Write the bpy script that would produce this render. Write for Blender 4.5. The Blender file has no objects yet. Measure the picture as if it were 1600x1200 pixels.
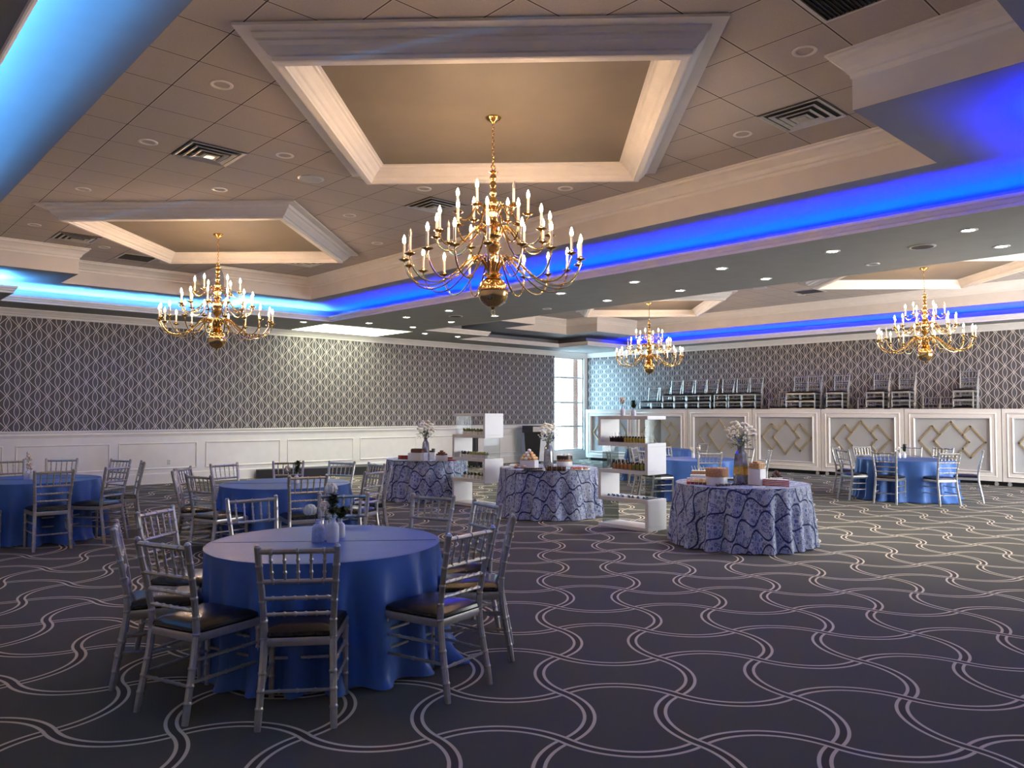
import bpy, bmesh, math, random
from mathutils import Vector, Matrix
PI = math.pi
random.seed(7)
sc = bpy.context.scene
C = sc.collection

# ------------------------------------------------------------------ camera
cam_d = bpy.data.cameras.new('camera')
cam_d.sensor_width = 36.0
cam_d.lens = 1198.0 / 1600.0 * 36.0
cam_d.clip_start = 0.05
cam = bpy.data.objects.new('camera', cam_d)
C.objects.link(cam)
CF, CX, CY, CH = 1198.0, 800.0, 600.0, 1.62
def _cal():
    def rc(px, py): return Vector((px - CX, -(py - CY), CF)).normalized()
    d1, d2 = rc(2095, 646), rc(-310, 642)
    m, n = (d1 + d2).normalized(), (d1 - d2).normalized()
    d1, d2 = (m + n) / math.sqrt(2), (m - n) / math.sqrt(2)
    up = d1.cross(d2)
    if up.y < 0: up = -up
    return Matrix((d1, d2, up))          # world = R @ (right, up, forward)
RC = _cal()
_r, _u, _f = RC @ Vector((1, 0, 0)), RC @ Vector((0, 1, 0)), RC @ Vector((0, 0, 1))
cam.matrix_world = Matrix(((_r.x, _u.x, -_f.x, 0), (_r.y, _u.y, -_f.y, 0), (_r.z, _u.z, -_f.z, CH), (0, 0, 0, 1)))
sc.camera = cam
CAMP = Vector((0, 0, CH))
# survey helpers: turn a measured sight line into a place in the room
def ray(px, py): return RC @ Vector((px - CX, -(py - CY), CF))
def onz(px, py, z=0.0):
    r = ray(px, py); return CAMP + r * ((z - CH) / r.z)
def onx(px, py, x):
    r = ray(px, py); return CAMP + r * (x / r.x)
def ony(px, py, y):
    r = ray(px, py); return CAMP + r * (y / r.y)
def deep(px, d):
    v = RC @ Vector(((px - CX) / CF, 0, 1)); return Vector((v.x, v.y, 0)) * d

# ------------------------------------------------------------------ world, exposure
sc.view_settings.view_transform = 'Standard'
sc.view_settings.look = 'None'
sc.view_settings.gamma = 1.0
sc.view_settings.use_curve_mapping = False
sc.view_settings.exposure = 0.85
sc.cycles.use_denoising = True
sc.cycles.sample_clamp_indirect = 6.0
sc.cycles.max_bounces = 8
w = bpy.data.worlds.new('overcast_sky'); sc.world = w; w.use_nodes = True
_bg = w.node_tree.nodes['Background']
SKY = 15.0      # hazy white sky to the south (-y), clearer blue sky to the north (+y)
_wt = w.node_tree; _tc = _wt.nodes.new('ShaderNodeTexCoord'); _sp = _wt.nodes.new('ShaderNodeSeparateXYZ'); _mr = _wt.nodes.new('ShaderNodeMapRange'); _mx = _wt.nodes.new('ShaderNodeMix')
_mx.data_type = 'RGBA'; _mr.inputs[1].default_value = -.25; _mr.inputs[2].default_value = .35
_mx.inputs[6].default_value = (.95, .96, .95, 1); _mx.inputs[7].default_value = (.70, 1.25, 1.65, 1)
_wt.links.new(_tc.outputs['Generated'], _sp.inputs[0]); _wt.links.new(_sp.outputs[1], _mr.inputs[0]); _wt.links.new(_mr.outputs[0], _mx.inputs[0]); _wt.links.new(_mx.outputs[2], _bg.inputs['Color'])
_bg.inputs['Strength'].default_value = SKY
def area(name, loc, size, energy, color, direction=(0, 0, 1), along=None, portal=False, spread=None):
    l = bpy.data.lights.new(name, 'AREA'); l.shape = 'RECTANGLE'
    l.size, l.size_y = size; l.energy = energy; l.color = color
    if spread: l.spread = spread
    o = bpy.data.objects.new(name, l); C.objects.link(o); o.location = loc
    z = -Vector(direction).normalized()
    x = Vector(along) if along else (Vector((1, 0, 0)) if abs(z.x) < .9 else Vector((0, 1, 0)))
    x = (x - z * x.dot(z)).normalized(); y = z.cross(x)
    o.rotation_euler = Matrix((x, y, z)).transposed().to_euler()
    if portal: l.cycles.is_portal = True
    return o
# daylight portals in the window openings (they only guide the sky's own light)
area('window_portal', (19.42, 18.02, 1.9), (1.5, 3.2), 1, (1, 1, 1), (0, -1, 0), portal=True)
for i in range(2):
    area('window_portal', (13.9 + 3.6 * i, -0.98, 1.8), (2.6, 2.9), 1, (1, 1, 1), (0, 1, 0), portal=True)
# cove LED strips lie on the soffit ledges behind the lips
BLUE, SKYB = (0.0, 0.014, 1.0), (0.11, 0.46, 1.0)
def led(a, b, color, per_m):
    a, b = Vector(a), Vector(b); d = b - a; L = d.length
    n = Vector((-d.y, d.x, 0)).normalized()                 # towards the tray
    mid = (a + b) / 2 - n * 0.24
    area('cove_led_strip', (mid.x, mid.y, 3.735), (L, 0.05), per_m * L, color, Vector((n.x * .5, n.y * .5, 1)), along=d)

# ------------------------------------------------------------------ node helpers and materials
class N:
    def __init__(s, m): s.t = m.node_tree; s.n = s.t.nodes; s.l = s.t.links
    def new(s, t, **k):
        x = s.n.new(t)
        for a, b in k.items(): setattr(x, a, b)
        return x
    def put(s, sock, v):
        if isinstance(v, bpy.types.NodeSocket): s.l.new(v, sock)
        else: sock.default_value = v
    def m(s, op, a, b=0.0, c=0.0):
        x = s.n.new('ShaderNodeMath'); x.operation = op
        s.put(x.inputs[0], a); s.put(x.inputs[1], b); s.put(x.inputs[2], c)
        return x.outputs[0]
    def mix(s, f, a, b):
        x = s.n.new('ShaderNodeMix'); x.data_type = 'RGBA'
        s.put(x.inputs[0], f); s.put(x.inputs[6], a if not isinstance(a, tuple) else (*a, 1)); s.put(x.inputs[7], b if not isinstance(b, tuple) else (*b, 1))
        return x.outputs[2]
    def ramp(s, v, lo, hi):     # 1 below lo, 0 above hi
        x = s.n.new('ShaderNodeMapRange'); x.clamp = True
        s.put(x.inputs[0], v); s.put(x.inputs[1], lo); s.put(x.inputs[2], hi); x.inputs[3].default_value = 1; x.inputs[4].default_value = 0
        return x.outputs[0]
    def xyz(s, kind='Object'):
        tc = s.n.new('ShaderNodeTexCoord'); sp = s.n.new('ShaderNodeSeparateXYZ')
        s.l.new(tc.outputs[kind], sp.inputs[0]); return sp.outputs
    def noise(s, scale, detail=2.0, rough=.5):
        x = s.n.new('ShaderNodeTexNoise'); x.inputs['Scale'].default_value = scale; x.inputs['Detail'].default_value = detail
        x.inputs['Roughness'].default_value = rough
        tc = s.n.new('ShaderNodeTexCoord'); s.l.new(tc.outputs['Object'], x.inputs['Vector'])
        return x.outputs['Fac']
    def bump(s, h, strength, dist=.01):
        x = s.n.new('ShaderNodeBump'); x.inputs['Strength'].default_value = strength; x.inputs['Distance'].default_value = dist
        s.l.new(h, x.inputs['Height']); s.l.new(x.outputs[0], s.n['Principled BSDF'].inputs['Normal'])
MATS = {}
def mat(name, col, rough=.5, metal=0.0, emit=None, es=0.0, spec=.5, vary=0.0, scale=40.0, sheen=0.0, bump=0.0, coat=0.0, trans=0.0):
    if name in MATS: return MATS[name]
    m = bpy.data.materials.new(name); m.use_nodes = True
    p = m.node_tree.nodes['Principled BSDF']
    p.inputs['Base Color'].default_value = (*col, 1); p.inputs['Roughness'].default_value = rough
    p.inputs['Metallic'].default_value = metal; p.inputs['Specular IOR Level'].default_value = spec
    p.inputs['Coat Weight'].default_value = coat; p.inputs['Transmission Weight'].default_value = trans
    if sheen: p.inputs['Sheen Weight'].default_value = sheen
    if emit:
        p.inputs['Emission Color'].default_value = (*emit, 1); p.inputs['Emission Strength'].default_value = es
    if vary or bump:
        n = N(m); v = n.noise(scale)
        if vary:
            f = n.ramp(v, .35, .65)
            c = n.mix(f, tuple(min(1, x * (1 + vary)) for x in col), tuple(x * (1 - vary) for x in col))
            n.l.new(c, p.inputs['Base Color'])
        if bump: n.bump(v, bump)
    MATS[name] = m; return m

def carpet_mat():
    m = mat('carpet', (.03, .03, .035), .95, spec=.12, sheen=.05)
    n = N(m); p = n.n['Principled BSDF']; x = n.xyz()
    s = .652; k = 1 / math.sqrt(2) / s
    u = n.m('MULTIPLY', n.m('SUBTRACT', x[0], x[1]), k); u = n.m('SUBTRACT', u, .122 / s)
    v = n.m('MULTIPLY', n.m('ADD', x[0], x[1]), k); v = n.m('SUBTRACT', v, 3.85 / s)
    def fam(a, b, off):                      # arcs running along a, strung near integer b
        i, j = n.m('FLOOR', a), n.m('ROUND', b)
        pa = n.m('SUBTRACT', n.m('SUBTRACT', a, i), .5); q = n.m('SUBTRACT', b, j)
        par = n.m('ADD', n.m('ADD', i, j), off + 1000)
        sg = n.m('SUBTRACT', 1, n.m('MULTIPLY', n.m('MODULO', par, 2), 2))
        qq = n.m('ADD', n.m('MULTIPLY', q, sg), .5)
        d = n.m('SUBTRACT', n.m('SQRT', n.m('ADD', n.m('MULTIPLY', pa, pa), n.m('MULTIPLY', qq, qq))), .70711)
        d = n.m('ABSOLUTE', d)
        line = n.ramp(n.m('ABSOLUTE', n.m('SUBTRACT', d, .041)), .0125, .016)
        band = n.ramp(d, .030, .036)
        full = n.ramp(d, .054, .058)
        return line, band, full, pa
    lh, bh, fh, pah = fam(u, v, 1)
    lv, bv, fv, pav = fam(v, u, 0)
    # weave: which band lies on top alternates from knot to knot
    ku = n.m('ROUND', u); kv = n.m('ROUND', v)
    top = n.m('MODULO', n.m('ADD', n.m('ADD', ku, kv), 1000), 2)
    lhh = n.m('MULTIPLY', lh, n.m('SUBTRACT', 1, n.m('MULTIPLY', fv, top)))
    lvv = n.m('MULTIPLY', lv, n.m('SUBTRACT', 1, n.m('MULTIPLY', fh, n.m('SUBTRACT', 1, top))))
    line = n.m('MAXIMUM', lhh, lvv); band = n.m('MAXIMUM', bh, bv)
    sp = n.ramp(n.noise(420, 3, .7), .4, .6)
    base = n.mix(sp, (.106, .100, .082), (.064, .060, .051))
    bl = n.mix(n.ramp(n.noise(14, 3), .4, .6), base, (.088, .080, .065)); bl = n.mix(.5, base, bl)
    bandc = n.mix(sp, (.080, .066, .060), (.042, .034, .033))
    linec = n.mix(sp, (.74, .64, .50), (.57, .49, .385))
    c = n.mix(band, bl, bandc); c = n.mix(line, c, linec)
    n.l.new(c, p.inputs['Base Color']); n.bump(n.noise(600, 2), .25, .004)
    return m
def wallpaper_mat(axis, h0, z0):
    m = mat('wallpaper_%d' % axis, (.06, .055, .06), .55, spec=.3)
    n = N(m); p = n.n['Principled BSDF']; x = n.xyz()
    W, P, e = .354, .314, .050
    B = W / 4 + e
    h = n.m('SUBTRACT', x[axis], h0); z = n.m('SUBTRACT', x[2], z0)
    wz = n.m('MULTIPLY', z, 2 * PI / (3 * P)); dist = None
    for j in range(6):
        ph = n.m('SUBTRACT', wz, 2 * PI * j / 6.0)
        xc = n.m('MULTIPLY', n.m('COSINE', ph), B)
        off = -W / 4 if j % 2 == 0 else W / 4
        t = n.m('SUBTRACT', n.m('SUBTRACT', h, off - 1000 * W), xc)
        d = n.m('ABSOLUTE', n.m('SUBTRACT', n.m('MODULO', n.m('ADD', t, W / 2), W), W / 2))
        sl = n.m('MULTIPLY', n.m('SINE', ph), B * 2 * PI / (3 * P))
        d = n.m('DIVIDE', d, n.m('SQRT', n.m('ADD', 1, n.m('MULTIPLY', sl, sl))))
        dist = d if dist is None else n.m('MINIMUM', dist, d)
    line = n.ramp(dist, .0042, .0066)
    # filled eye between the curves
    eye = None
    for j in range(2):
        hh = n.m('ABSOLUTE', n.m('SUBTRACT', n.m('MODULO', n.m('ADD', h, 1000 * W + W / 2 - j * W / 2), W), W / 2))
        zz = n.m('ABSOLUTE', n.m('SUBTRACT', n.m('MODULO', n.m('ADD', z, 1000 * P + P / 2 - j * P / 2), P), P / 2))
        lim = n.m('SUBTRACT', n.m('MULTIPLY', n.m('COSINE', n.m('MULTIPLY', zz, 2 * PI / (3 * P))), B), W / 4)
        k = n.m('LESS_THAN', hh, lim)
        eye = k if eye is None else n.m('MAXIMUM', eye, k)
    c = n.mix(eye, (.084, .077, .078), (.100, .098, .108)); c = n.mix(line, c, (.64, .585, .575))
    n.l.new(c, p.inputs['Base Color'])
    r = n.ramp(line, 0, 1); n.l.new(n.m('ADD', n.m('MULTIPLY', r, .2), .38), p.inputs['Roughness'])
    return m
def tile_mat():
    m = mat('acoustic_tile', (.5, .45, .42), .9, spec=.2)
    n = N(m); p = n.n['Principled BSDF']; x = n.xyz(); T = .61
    def ln(a, o):
        f = n.m('MODULO', n.m('ADD', n.m('SUBTRACT', a, o), 100 * T), T)
        return n.m('MINIMUM', f, n.m('SUBTRACT', T, f))
    d = n.m('MINIMUM', ln(x[0], 2.25), ln(x[1], 3.06))
    g = n.ramp(d, .004, .0075)
    bar = n.ramp(d, .012, .014)
    sp = n.ramp(n.noise(260, 2, .6), .4, .62)
    base = n.mix(sp, (.52, .475, .445), (.44, .40, .375))
    c = n.mix(bar, base, (.60, .55, .51)); c = n.mix(g, c, (.07, .06, .06))
    n.l.new(c, p.inputs['Base Color'])
    n.bump(n.ramp(d, .006, .014), -.6, .006)
    return m
def paisley_mat():
    m = mat('paisley_cloth', (.3, .4, .7), .7, spec=.3)
    n = N(m); p = n.n['Principled BSDF']
    uv = n.new('ShaderNodeUVMap'); sp = n.new('ShaderNodeSeparateXYZ'); n.l.new(uv.outputs[0], sp.inputs[0])
    u, v = sp.outputs[0], sp.outputs[1]
    S, Pv, Am = .15, .36, .055
    dist = None
    for j in range(2):
        xc = n.m('MULTIPLY', n.m('SINE', n.m('MULTIPLY', v, 2 * PI / Pv)), Am if j == 0 else -Am)
        t = n.m('ADD', n.m('SUBTRACT', u, xc), 100 * S * 2 + S * j)
        d = n.m('ABSOLUTE', n.m('SUBTRACT', n.m('MODULO', t, 2 * S), S))
        dist = d if dist is None else n.m('MINIMUM', dist, d)
    vine = n.ramp(dist, .008, .012)
    def vor(scale, feat='F1'):
        x = n.new('ShaderNodeTexVoronoi', feature=feat); x.inputs['Scale'].default_value = scale
        n.l.new(uv.outputs[0], x.inputs['Vector']); return x.outputs['Distance']
    flo = n.ramp(n.m('ABSOLUTE', n.m('SUBTRACT', vor(26), .36)), .07, .12)
    dots = n.ramp(vor(62), .18, .28)
    big = n.ramp(vor(11), .16, .2); ring = n.ramp(n.m('ABSOLUTE', n.m('SUBTRACT', vor(11), .3)), .03, .05)
    c = n.mix(flo, (.36, .39, .50), (.105, .135, .28)); c = n.mix(dots, c, (.085, .12, .27))
    c = n.mix(ring, c, (.44, .50, .62)); c = n.mix(big, c, (.09, .13, .30)); c = n.mix(vine, c, (.018, .028, .10))
    n.l.new(c, p.inputs['Base Color'])
    return m
def brick_mat():
    m = mat('red_brick', (.4, .2, .15), .85)
    n = N(m); b = n.new('ShaderNodeTexBrick'); tc = n.new('ShaderNodeTexCoord'); mp = n.new('ShaderNodeMapping')
    mp.inputs['Rotation'].default_value = (PI / 2, 0, 0)
    n.l.new(tc.outputs['Object'], mp.inputs[0]); n.l.new(mp.outputs[0], b.inputs['Vector'])
    b.inputs['Color1'].default_value = (.36, .16, .11, 1); b.inputs['Color2'].default_value = (.45, .22, .15, 1); b.inputs['Mortar'].default_value = (.6, .55, .5, 1)
    b.inputs['Scale'].default_value = 4.5; b.inputs['Mortar Size'].default_value = .02
    n.l.new(b.outputs[0], n.n['Principled BSDF'].inputs['Base Color']); return m
def clear_mat(name, tint, gloss=.12):
    m = bpy.data.materials.new(name); m.use_nodes = True; t = m.node_tree; t.nodes.clear()
    o = t.nodes.new('ShaderNodeOutputMaterial'); tr = t.nodes.new('ShaderNodeBsdfTransparent'); gl = t.nodes.new('ShaderNodeBsdfGlossy')
    fr = t.nodes.new('ShaderNodeFresnel'); mx = t.nodes.new('ShaderNodeMixShader'); mm = t.nodes.new('ShaderNodeMath')
    mm.operation = 'MULTIPLY_ADD'; mm.inputs[1].default_value = .55; mm.inputs[2].default_value = gloss * .1; fr.inputs[0].default_value = 1.4
    tr.inputs[0].default_value = (*tint, 1); gl.inputs['Roughness'].default_value = .03; gl.inputs[0].default_value = (.10, .105, .11, 1)
    t.links.new(fr.outputs[0], mm.inputs[0]); t.links.new(mm.outputs[0], mx.inputs[0])
    t.links.new(tr.outputs[0], mx.inputs[1]); t.links.new(gl.outputs[0], mx.inputs[2]); t.links.new(mx.outputs[0], o.inputs[0])
    return m
M_carpet = carpet_mat()
M_wpL, M_wpR = wallpaper_mat(0, 2.992, 3.336), wallpaper_mat(1, 5.588, 3.181)
M_tile = tile_mat(); M_paisley = paisley_mat(); M_brick = brick_mat()
M_soffit = mat('soffit_paint', (.27, .275, .26), .7, vary=.03, scale=3)
M_white = mat('white_trim_paint', (.74, .71, .69), .45, vary=.02, scale=6)
M_fascia = mat('fascia_paint', (.66, .62, .60), .6, vary=.02, scale=4)
M_cove = mat('cove_paint', (.21, .225, .26), .6, vary=.02, scale=4)
M_wains = mat('wainscot_paint', (.80, .79, .79), .45, vary=.02, scale=5)
M_coffer = mat('coffer_panel_paint', (.20, .172, .140), .6, vary=.05, scale=2)
M_brass = mat('polished_brass', (.80, .52, .20), .16, 1.0, vary=.05, scale=12)
M_brassdk = mat('aged_brass', (.45, .30, .13), .22, 1.0, vary=.08, scale=15)
M_candle = mat('candle_sleeve', (.80, .66, .56), .5, vary=.04, scale=30, emit=(1, .5, .25), es=0.0)
M_bulb = mat('candle_bulb_lit', (1, .9, .7), .3, emit=(1.0, .65, .37), es=135.0, vary=.01)
M_bulboff = mat('candle_bulb_dead', (.85, .78, .7), .15, vary=.02, trans=.5)
M_silver = mat('silver_chair_paint', (.47, .46, .45), .31, .7, vary=.06, scale=30)
M_leather = mat('black_vinyl', (.008, .0075, .011), .24, vary=.15, scale=60, bump=.02, spec=.34)
M_satin = mat('blue_satin', (.060, .140, .40), .40, vary=.05, scale=5, spec=.2)
M_seam = mat('cloth_crease', (.03, .05, .15), .6, vary=.05)
M_gold = mat('gold_moulding', (.47, .385, .25), .42, .4, vary=.06, scale=20)
M_graypanel = mat('grey_fabric_panel', (.42, .43, .46), .8, vary=.03, scale=80)
M_black = mat('black_plastic', (.012, .013, .016), .45, vary=.1, scale=30)
M_dark = mat('dark_shadow_gap', (.01, .01, .01), .9, vary=.1)
M_chrome = mat('vent_metal', (.62, .62, .60), .3, .6, vary=.05, scale=20)
M_grille = mat('dark_grille', (.03, .03, .033), .7, vary=.2, scale=200)
M_lens = mat('downlight_lens', (1, 1, .95), .4, emit=(1.0, .98, .86), es=40.0, vary=.01)
M_lensoff = mat('downlight_lens_off', (.45, .43, .42), .35, vary=.05)
M_panel = mat('lit_ceiling_panel', (1, 1, .9), .5, emit=(.93, 1.0, .72), es=4.0, vary=.02)
M_shelf = mat('white_laminate', (.66, .67, .70), .35, vary=.01, scale=8)
M_glass = clear_mat('clear_glass', (.95, .985, .98)); M_pane = clear_mat('window_glass', (.97, 1, 1), .05)
M_tube = clear_mat('clear_plastic', (.94, .95, .96), .1)
M_ceramic = mat('white_ceramic', (.70, .72, .80), .3, vary=.03, scale=25)
M_bluecer = mat('blue_white_ceramic', (.50, .55, .78), .32, vary=.12, scale=60)
M_petal = mat('white_petals', (.86, .82, .70), .7, vary=.08, scale=60)
M_petal2 = mat('cream_petals', (.72, .62, .52), .7, vary=.1, scale=60)
M_bluefl = mat('blue_thistle', (.14, .17, .38), .8, vary=.25, scale=80)
M_green = mat('green_leaves', (.045, .085, .040), .6, vary=.3, scale=40)
M_sage = mat('sage_leaves', (.20, .26, .22), .7, vary=.2, scale=40)
M_smoke = mat('silver_mercury_glass', (.30, .31, .34), .12, .6, vary=.3, scale=25)
M_sequin = mat('gold_sequins', (.65, .42, .15), .2, .9, vary=.5, scale=160)
M_choc = mat('chocolate', (.030, .014, .010), .35, vary=.3, scale=80)
M_brown = mat('brownie', (.16, .065, .035), .7, vary=.3, scale=70)
M_cake = mat('crumb_cake', (.42, .22, .11), .8, vary=.35, scale=110, bump=.4)
M_pastry = mat('golden_pastry', (.62, .38, .18), .6, vary=.3, scale=50)
M_cream = mat('whipped_cream', (.85, .80, .75), .6, vary=.05, scale=40)
M_red = mat('red_velvet', (.42, .015, .035), .6, vary=.2, scale=70)
M_purple = mat('berry_mousse', (.045, .012, .03), .4, vary=.2, scale=40)
M_yellow = mat('mango_mousse', (1.0, .66, .12), .45, vary=.15, scale=40)
M_orange = mat('orange_mousse', (1.0, .42, .15), .45, vary=.15, scale=40)
M_olive = mat('kiwi_mousse', (.45, .44, .13), .5, vary=.4, scale=90)
M_salad = mat('green_salad', (.13, .17, .05), .6, vary=.5, scale=120)
M_saladdk = mat('dark_greens', (.035, .05, .025), .6, vary=.5, scale=120)
M_saladlt = mat('pale_greens', (.42, .42, .16), .6, vary=.4, scale=120)
M_napkin = mat('blue_napkin', (.06, .14, .30), .8, vary=.4, scale=50)
M_snow = mat('bright_pavement', (.80, .82, .85), .9, vary=.05, scale=2)
M_bark = mat('tree_bark', (.25, .21, .19), .9, vary=.3, scale=20)

# ------------------------------------------------------------------ mesh helpers
class MB:
    def __init__(s): s.v = []; s.f = []; s.uv = None
    def add(s, vs, fs):
        o = len(s.v); s.v += [tuple(x) for x in vs]; s.f += [tuple(i + o for i in f) for f in fs]; return s
    def box(s, c, d, rz=0.0, bev=0.0):
        x, y, z = d[0] / 2, d[1] / 2, d[2] / 2
        cs, sn = math.cos(rz), math.sin(rz)
        def T(a, b, cc): return (c[0] + a * cs - b * sn, c[1] + a * sn + b * cs, c[2] + cc)
        if bev <= 0:
            vs = [T(a, b, q) for q in (-z, z) for a, b in ((-x, -y), (x, -y), (x, y), (-x, y))]
            return s.add(vs, [(3, 2, 1, 0), (4, 5, 6, 7), (0, 1, 5, 4), (1, 2, 6, 5), (2, 3, 7, 6), (3, 0, 4, 7)])
        rings = []
        for q, k in ((-z, bev), (-z + bev, 0), (z - bev, 0), (z, bev)):
            xx, yy, b = x - k, y - k, bev
            rings.append([T(a, bb, q) for a, bb in ((-xx + b, -yy), (xx - b, -yy), (xx, -yy + b), (xx, yy - b), (xx - b, yy), (-xx + b, yy), (-xx, yy - b), (-xx, -yy + b))])
        return s.loft(rings, True, True)
    def loft(s, rings, cap0=False, cap1=False, closed=True):
        n = len(rings[0]); vs = [p for r in rings for p in r]; fs = []
        for i in range(len(rings) - 1):
            for j in range(n if closed else n - 1):
                k = (j + 1) % n
                fs.append((i * n + j, i * n + k, (i + 1) * n + k, (i + 1) * n + j))
        if cap0: fs.append(tuple(range(n - 1, -1, -1)))
        if cap1: fs.append(tuple((len(rings) - 1) * n + j for j in range(n)))
        return s.add(vs, fs)
    def lathe(s, prof, c=(0, 0, 0), n=16, cap=True):
        rings = [[(c[0] + r * math.cos(2 * PI * j / n), c[1] + r * math.sin(2 * PI * j / n), c[2] + z) for j in range(n)] for r, z in prof]
        return s.loft(rings, cap, cap)
    def tube(s, pts, rad, n=8, cap=True):
        pts = [Vector(p) for p in pts]; rings = []; up = None
        for i, p in enumerate(pts):
            t = (pts[min(i + 1, len(pts) - 1)] - pts[max(i - 1, 0)])
            t = t.normalized() if t.length > 1e-9 else Vector((0, 0, 1))
            if up is None: up = Vector((0, 0, 1)) if abs(t.z) < .9 else Vector((1, 0, 0))
            a = (up - t * up.dot(t)).normalized(); b = t.cross(a); up = a
            r = rad[i] if isinstance(rad, (list, tuple)) else rad
            rings.append([p + (a * math.cos(2 * PI * j / n) + b * math.sin(2 * PI * j / n)) * r for j in range(n)])
        return s.loft(rings, cap, cap)
    def rail(s, a, b, r, beads=(), n=8, br=None):       # bamboo-like round bar with raised rings
        a, b = Vector(a), Vector(b); L = (b - a).length; br = br or r * 1.32; ts = [(0, r)]
        for t in beads:
            h = .004 / L
            ts += [(t - 3.5 * h, r), (t - 2 * h, r), (t - h, br), (t + h, br), (t + 2 * h, r), (t + 3.5 * h, r)]
        ts.append((1, r)); return s.tube([a.lerp(b, t) for t, _ in ts], [q for _, q in ts], n)
    def torus(s, c, R, r, axis='z', n=16, m=6, stretch=1.0):
        rings = []
        for i in range(n):
            a = 2 * PI * i / n; ring = []
            for j in range(m):
                b = 2 * PI * j / m; q = R + r * math.cos(b); h = r * math.sin(b)
                x, y = q * math.cos(a), q * math.sin(a) * stretch
                ring.append({'z': (c[0] + x, c[1] + y, c[2] + h), 'x': (c[0] + h, c[1] + x, c[2] + y), 'y': (c[0] + x, c[1] + h, c[2] + y)}[axis])
            rings.append(ring)
        rings.append(rings[0]); return s.loft(rings)
    def ball(s, c, r, n=10, m=7, sz=1.0, jit=0.0, rng=random):
        rings = []
        for i in range(m + 1):
            a = PI * i / m; ring = []
            for j in range(n):
                b = 2 * PI * j / n; q = r * (1 + (rng.uniform(-jit, jit) if jit else 0))
                ring.append((c[0] + q * math.sin(a) * math.cos(b), c[1] + q * math.sin(a) * math.sin(b), c[2] - q * math.cos(a) * sz))
            rings.append(ring)
        return s.loft(rings)
    def leaf(s, base, d, ln, wd):
        d = Vector(d).normalized(); a = d.cross(Vector((0, 0, 1)));  a = a.normalized() if a.length > .05 else Vector((1, 0, 0))
        nrm = a.cross(d); b = Vector(base)
        vs = [b, b + d * ln * .45 + a * wd, b + d * ln - nrm * ln * .12, b + d * ln * .45 - a * wd, b + d * ln * .45 + nrm * ln * .1]
        return s.add(vs, [(0, 1, 4), (1, 2, 4), (2, 3, 4), (3, 0, 4)])
    def build(s, name, m, parent=None, smooth=True, rng_uv=None):
        me = bpy.data.meshes.new(name); me.from_pydata(s.v, [], s.f); me.materials.append(m)
        bm = bmesh.new(); bm.from_mesh(me); bmesh.ops.recalc_face_normals(bm, faces=bm.faces)
        if smooth:
            for f in bm.faces: f.smooth = True
            for e in bm.edges:
                if len(e.link_faces) == 2 and e.calc_face_angle(0) > .7: e.smooth = False
        bm.to_mesh(me); bm.free()
        o = bpy.data.objects.new(name, me); C.objects.link(o)
        if parent: o.parent = parent
        return o
def tag(o, label=None, cat=None, group=None, kind=None):
    if label: o['label'] = label
    if cat: o['category'] = cat
    if group: o['group'] = group
    if kind: o['kind'] = kind
    return o
def empty(name, loc=(0, 0, 0), rz=0.0, label=None, cat=None, group=None):
    o = bpy.data.objects.new(name, None); C.objects.link(o); o.location = loc; o.rotation_euler = (0, 0, rz); o.empty_display_size = .1
    return tag(o, label, cat, group)
def struct(mb, name, m, parent=None, smooth=False):
    o = mb.build(name, m, parent, smooth)
    if not parent: o['kind'] = 'structure'
    return o
KIDS = {}
def kids(o):
    return [c for c in o.children]
def dup(o, loc=None, rz=None, label=None, group=None, parent=None):
    c = o.copy(); C.objects.link(c)
    if parent: c.parent = parent
    for ch in o.children: dup(ch, parent=c)
    if loc is not None: c.location = loc
    if rz is not None: c.rotation_euler = (0, 0, rz)
    if label: c['label'] = label
    if group: c['group'] = group
    return c
def offset(poly, d):                       # d>0 goes inward for a counter-clockwise ring
    n = len(poly); out = []
    for i in range(n):
        p0, p1, p2 = Vector(poly[i - 1]), Vector(poly[i]), Vector(poly[(i + 1) % n])
        e1, e2 = (p1 - p0).normalized(), (p2 - p1).normalized()
        n1, n2 = Vector((-e1.y, e1.x)), Vector((-e2.y, e2.x))
        k = (n1 + n2) / (1 + n1.dot(n2)); out.append(tuple(p1 + k * d))
    return out
def sweep(mb, poly, prof):                 # closed horizontal moulding
    return mb.loft([[(x, y, z) for x, y in offset(poly, d)] for d, z in prof])
def run(mb, a, b, prof, inward):           # straight moulding from a to b; profile offsets along inward
    a, b, nn = Vector(a), Vector(b), Vector(inward)
    return mb.loft([[(*(a + nn * d), z), (*(b + nn * d), z)] for d, z in prof], closed=False)
def inside(poly, x, y):
    c = False; n = len(poly)
    for i in range(n):
        (x1, y1), (x2, y2) = poly[i], poly[(i + 1) % n]
        if (y1 > y) != (y2 > y) and x < (x2 - x1) * (y - y1) / (y2 - y1) + x1: c = not c
    return c
def cells(mb, xs, ys, z, test):
    xs, ys = sorted(set(xs)), sorted(set(ys))
    for i in range(len(xs) - 1):
        for j in range(len(ys) - 1):
            if test((xs[i] + xs[i + 1]) / 2, (ys[j] + ys[j + 1]) / 2):
                mb.add([(xs[i], ys[j], z), (xs[i], ys[j + 1], z), (xs[i + 1], ys[j + 1], z), (xs[i + 1], ys[j], z)], [(0, 1, 2, 3)])
    return mb
ORD = ['first', 'second', 'third', 'fourth', 'fifth', 'sixth', 'seventh', 'eighth', 'ninth', 'tenth', 'eleventh', 'twelfth', 'thirteenth', 'fourteenth', 'fifteenth', 'sixteenth', 'seventeenth', 'eighteenth', 'nineteenth', 'twentieth']

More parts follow.
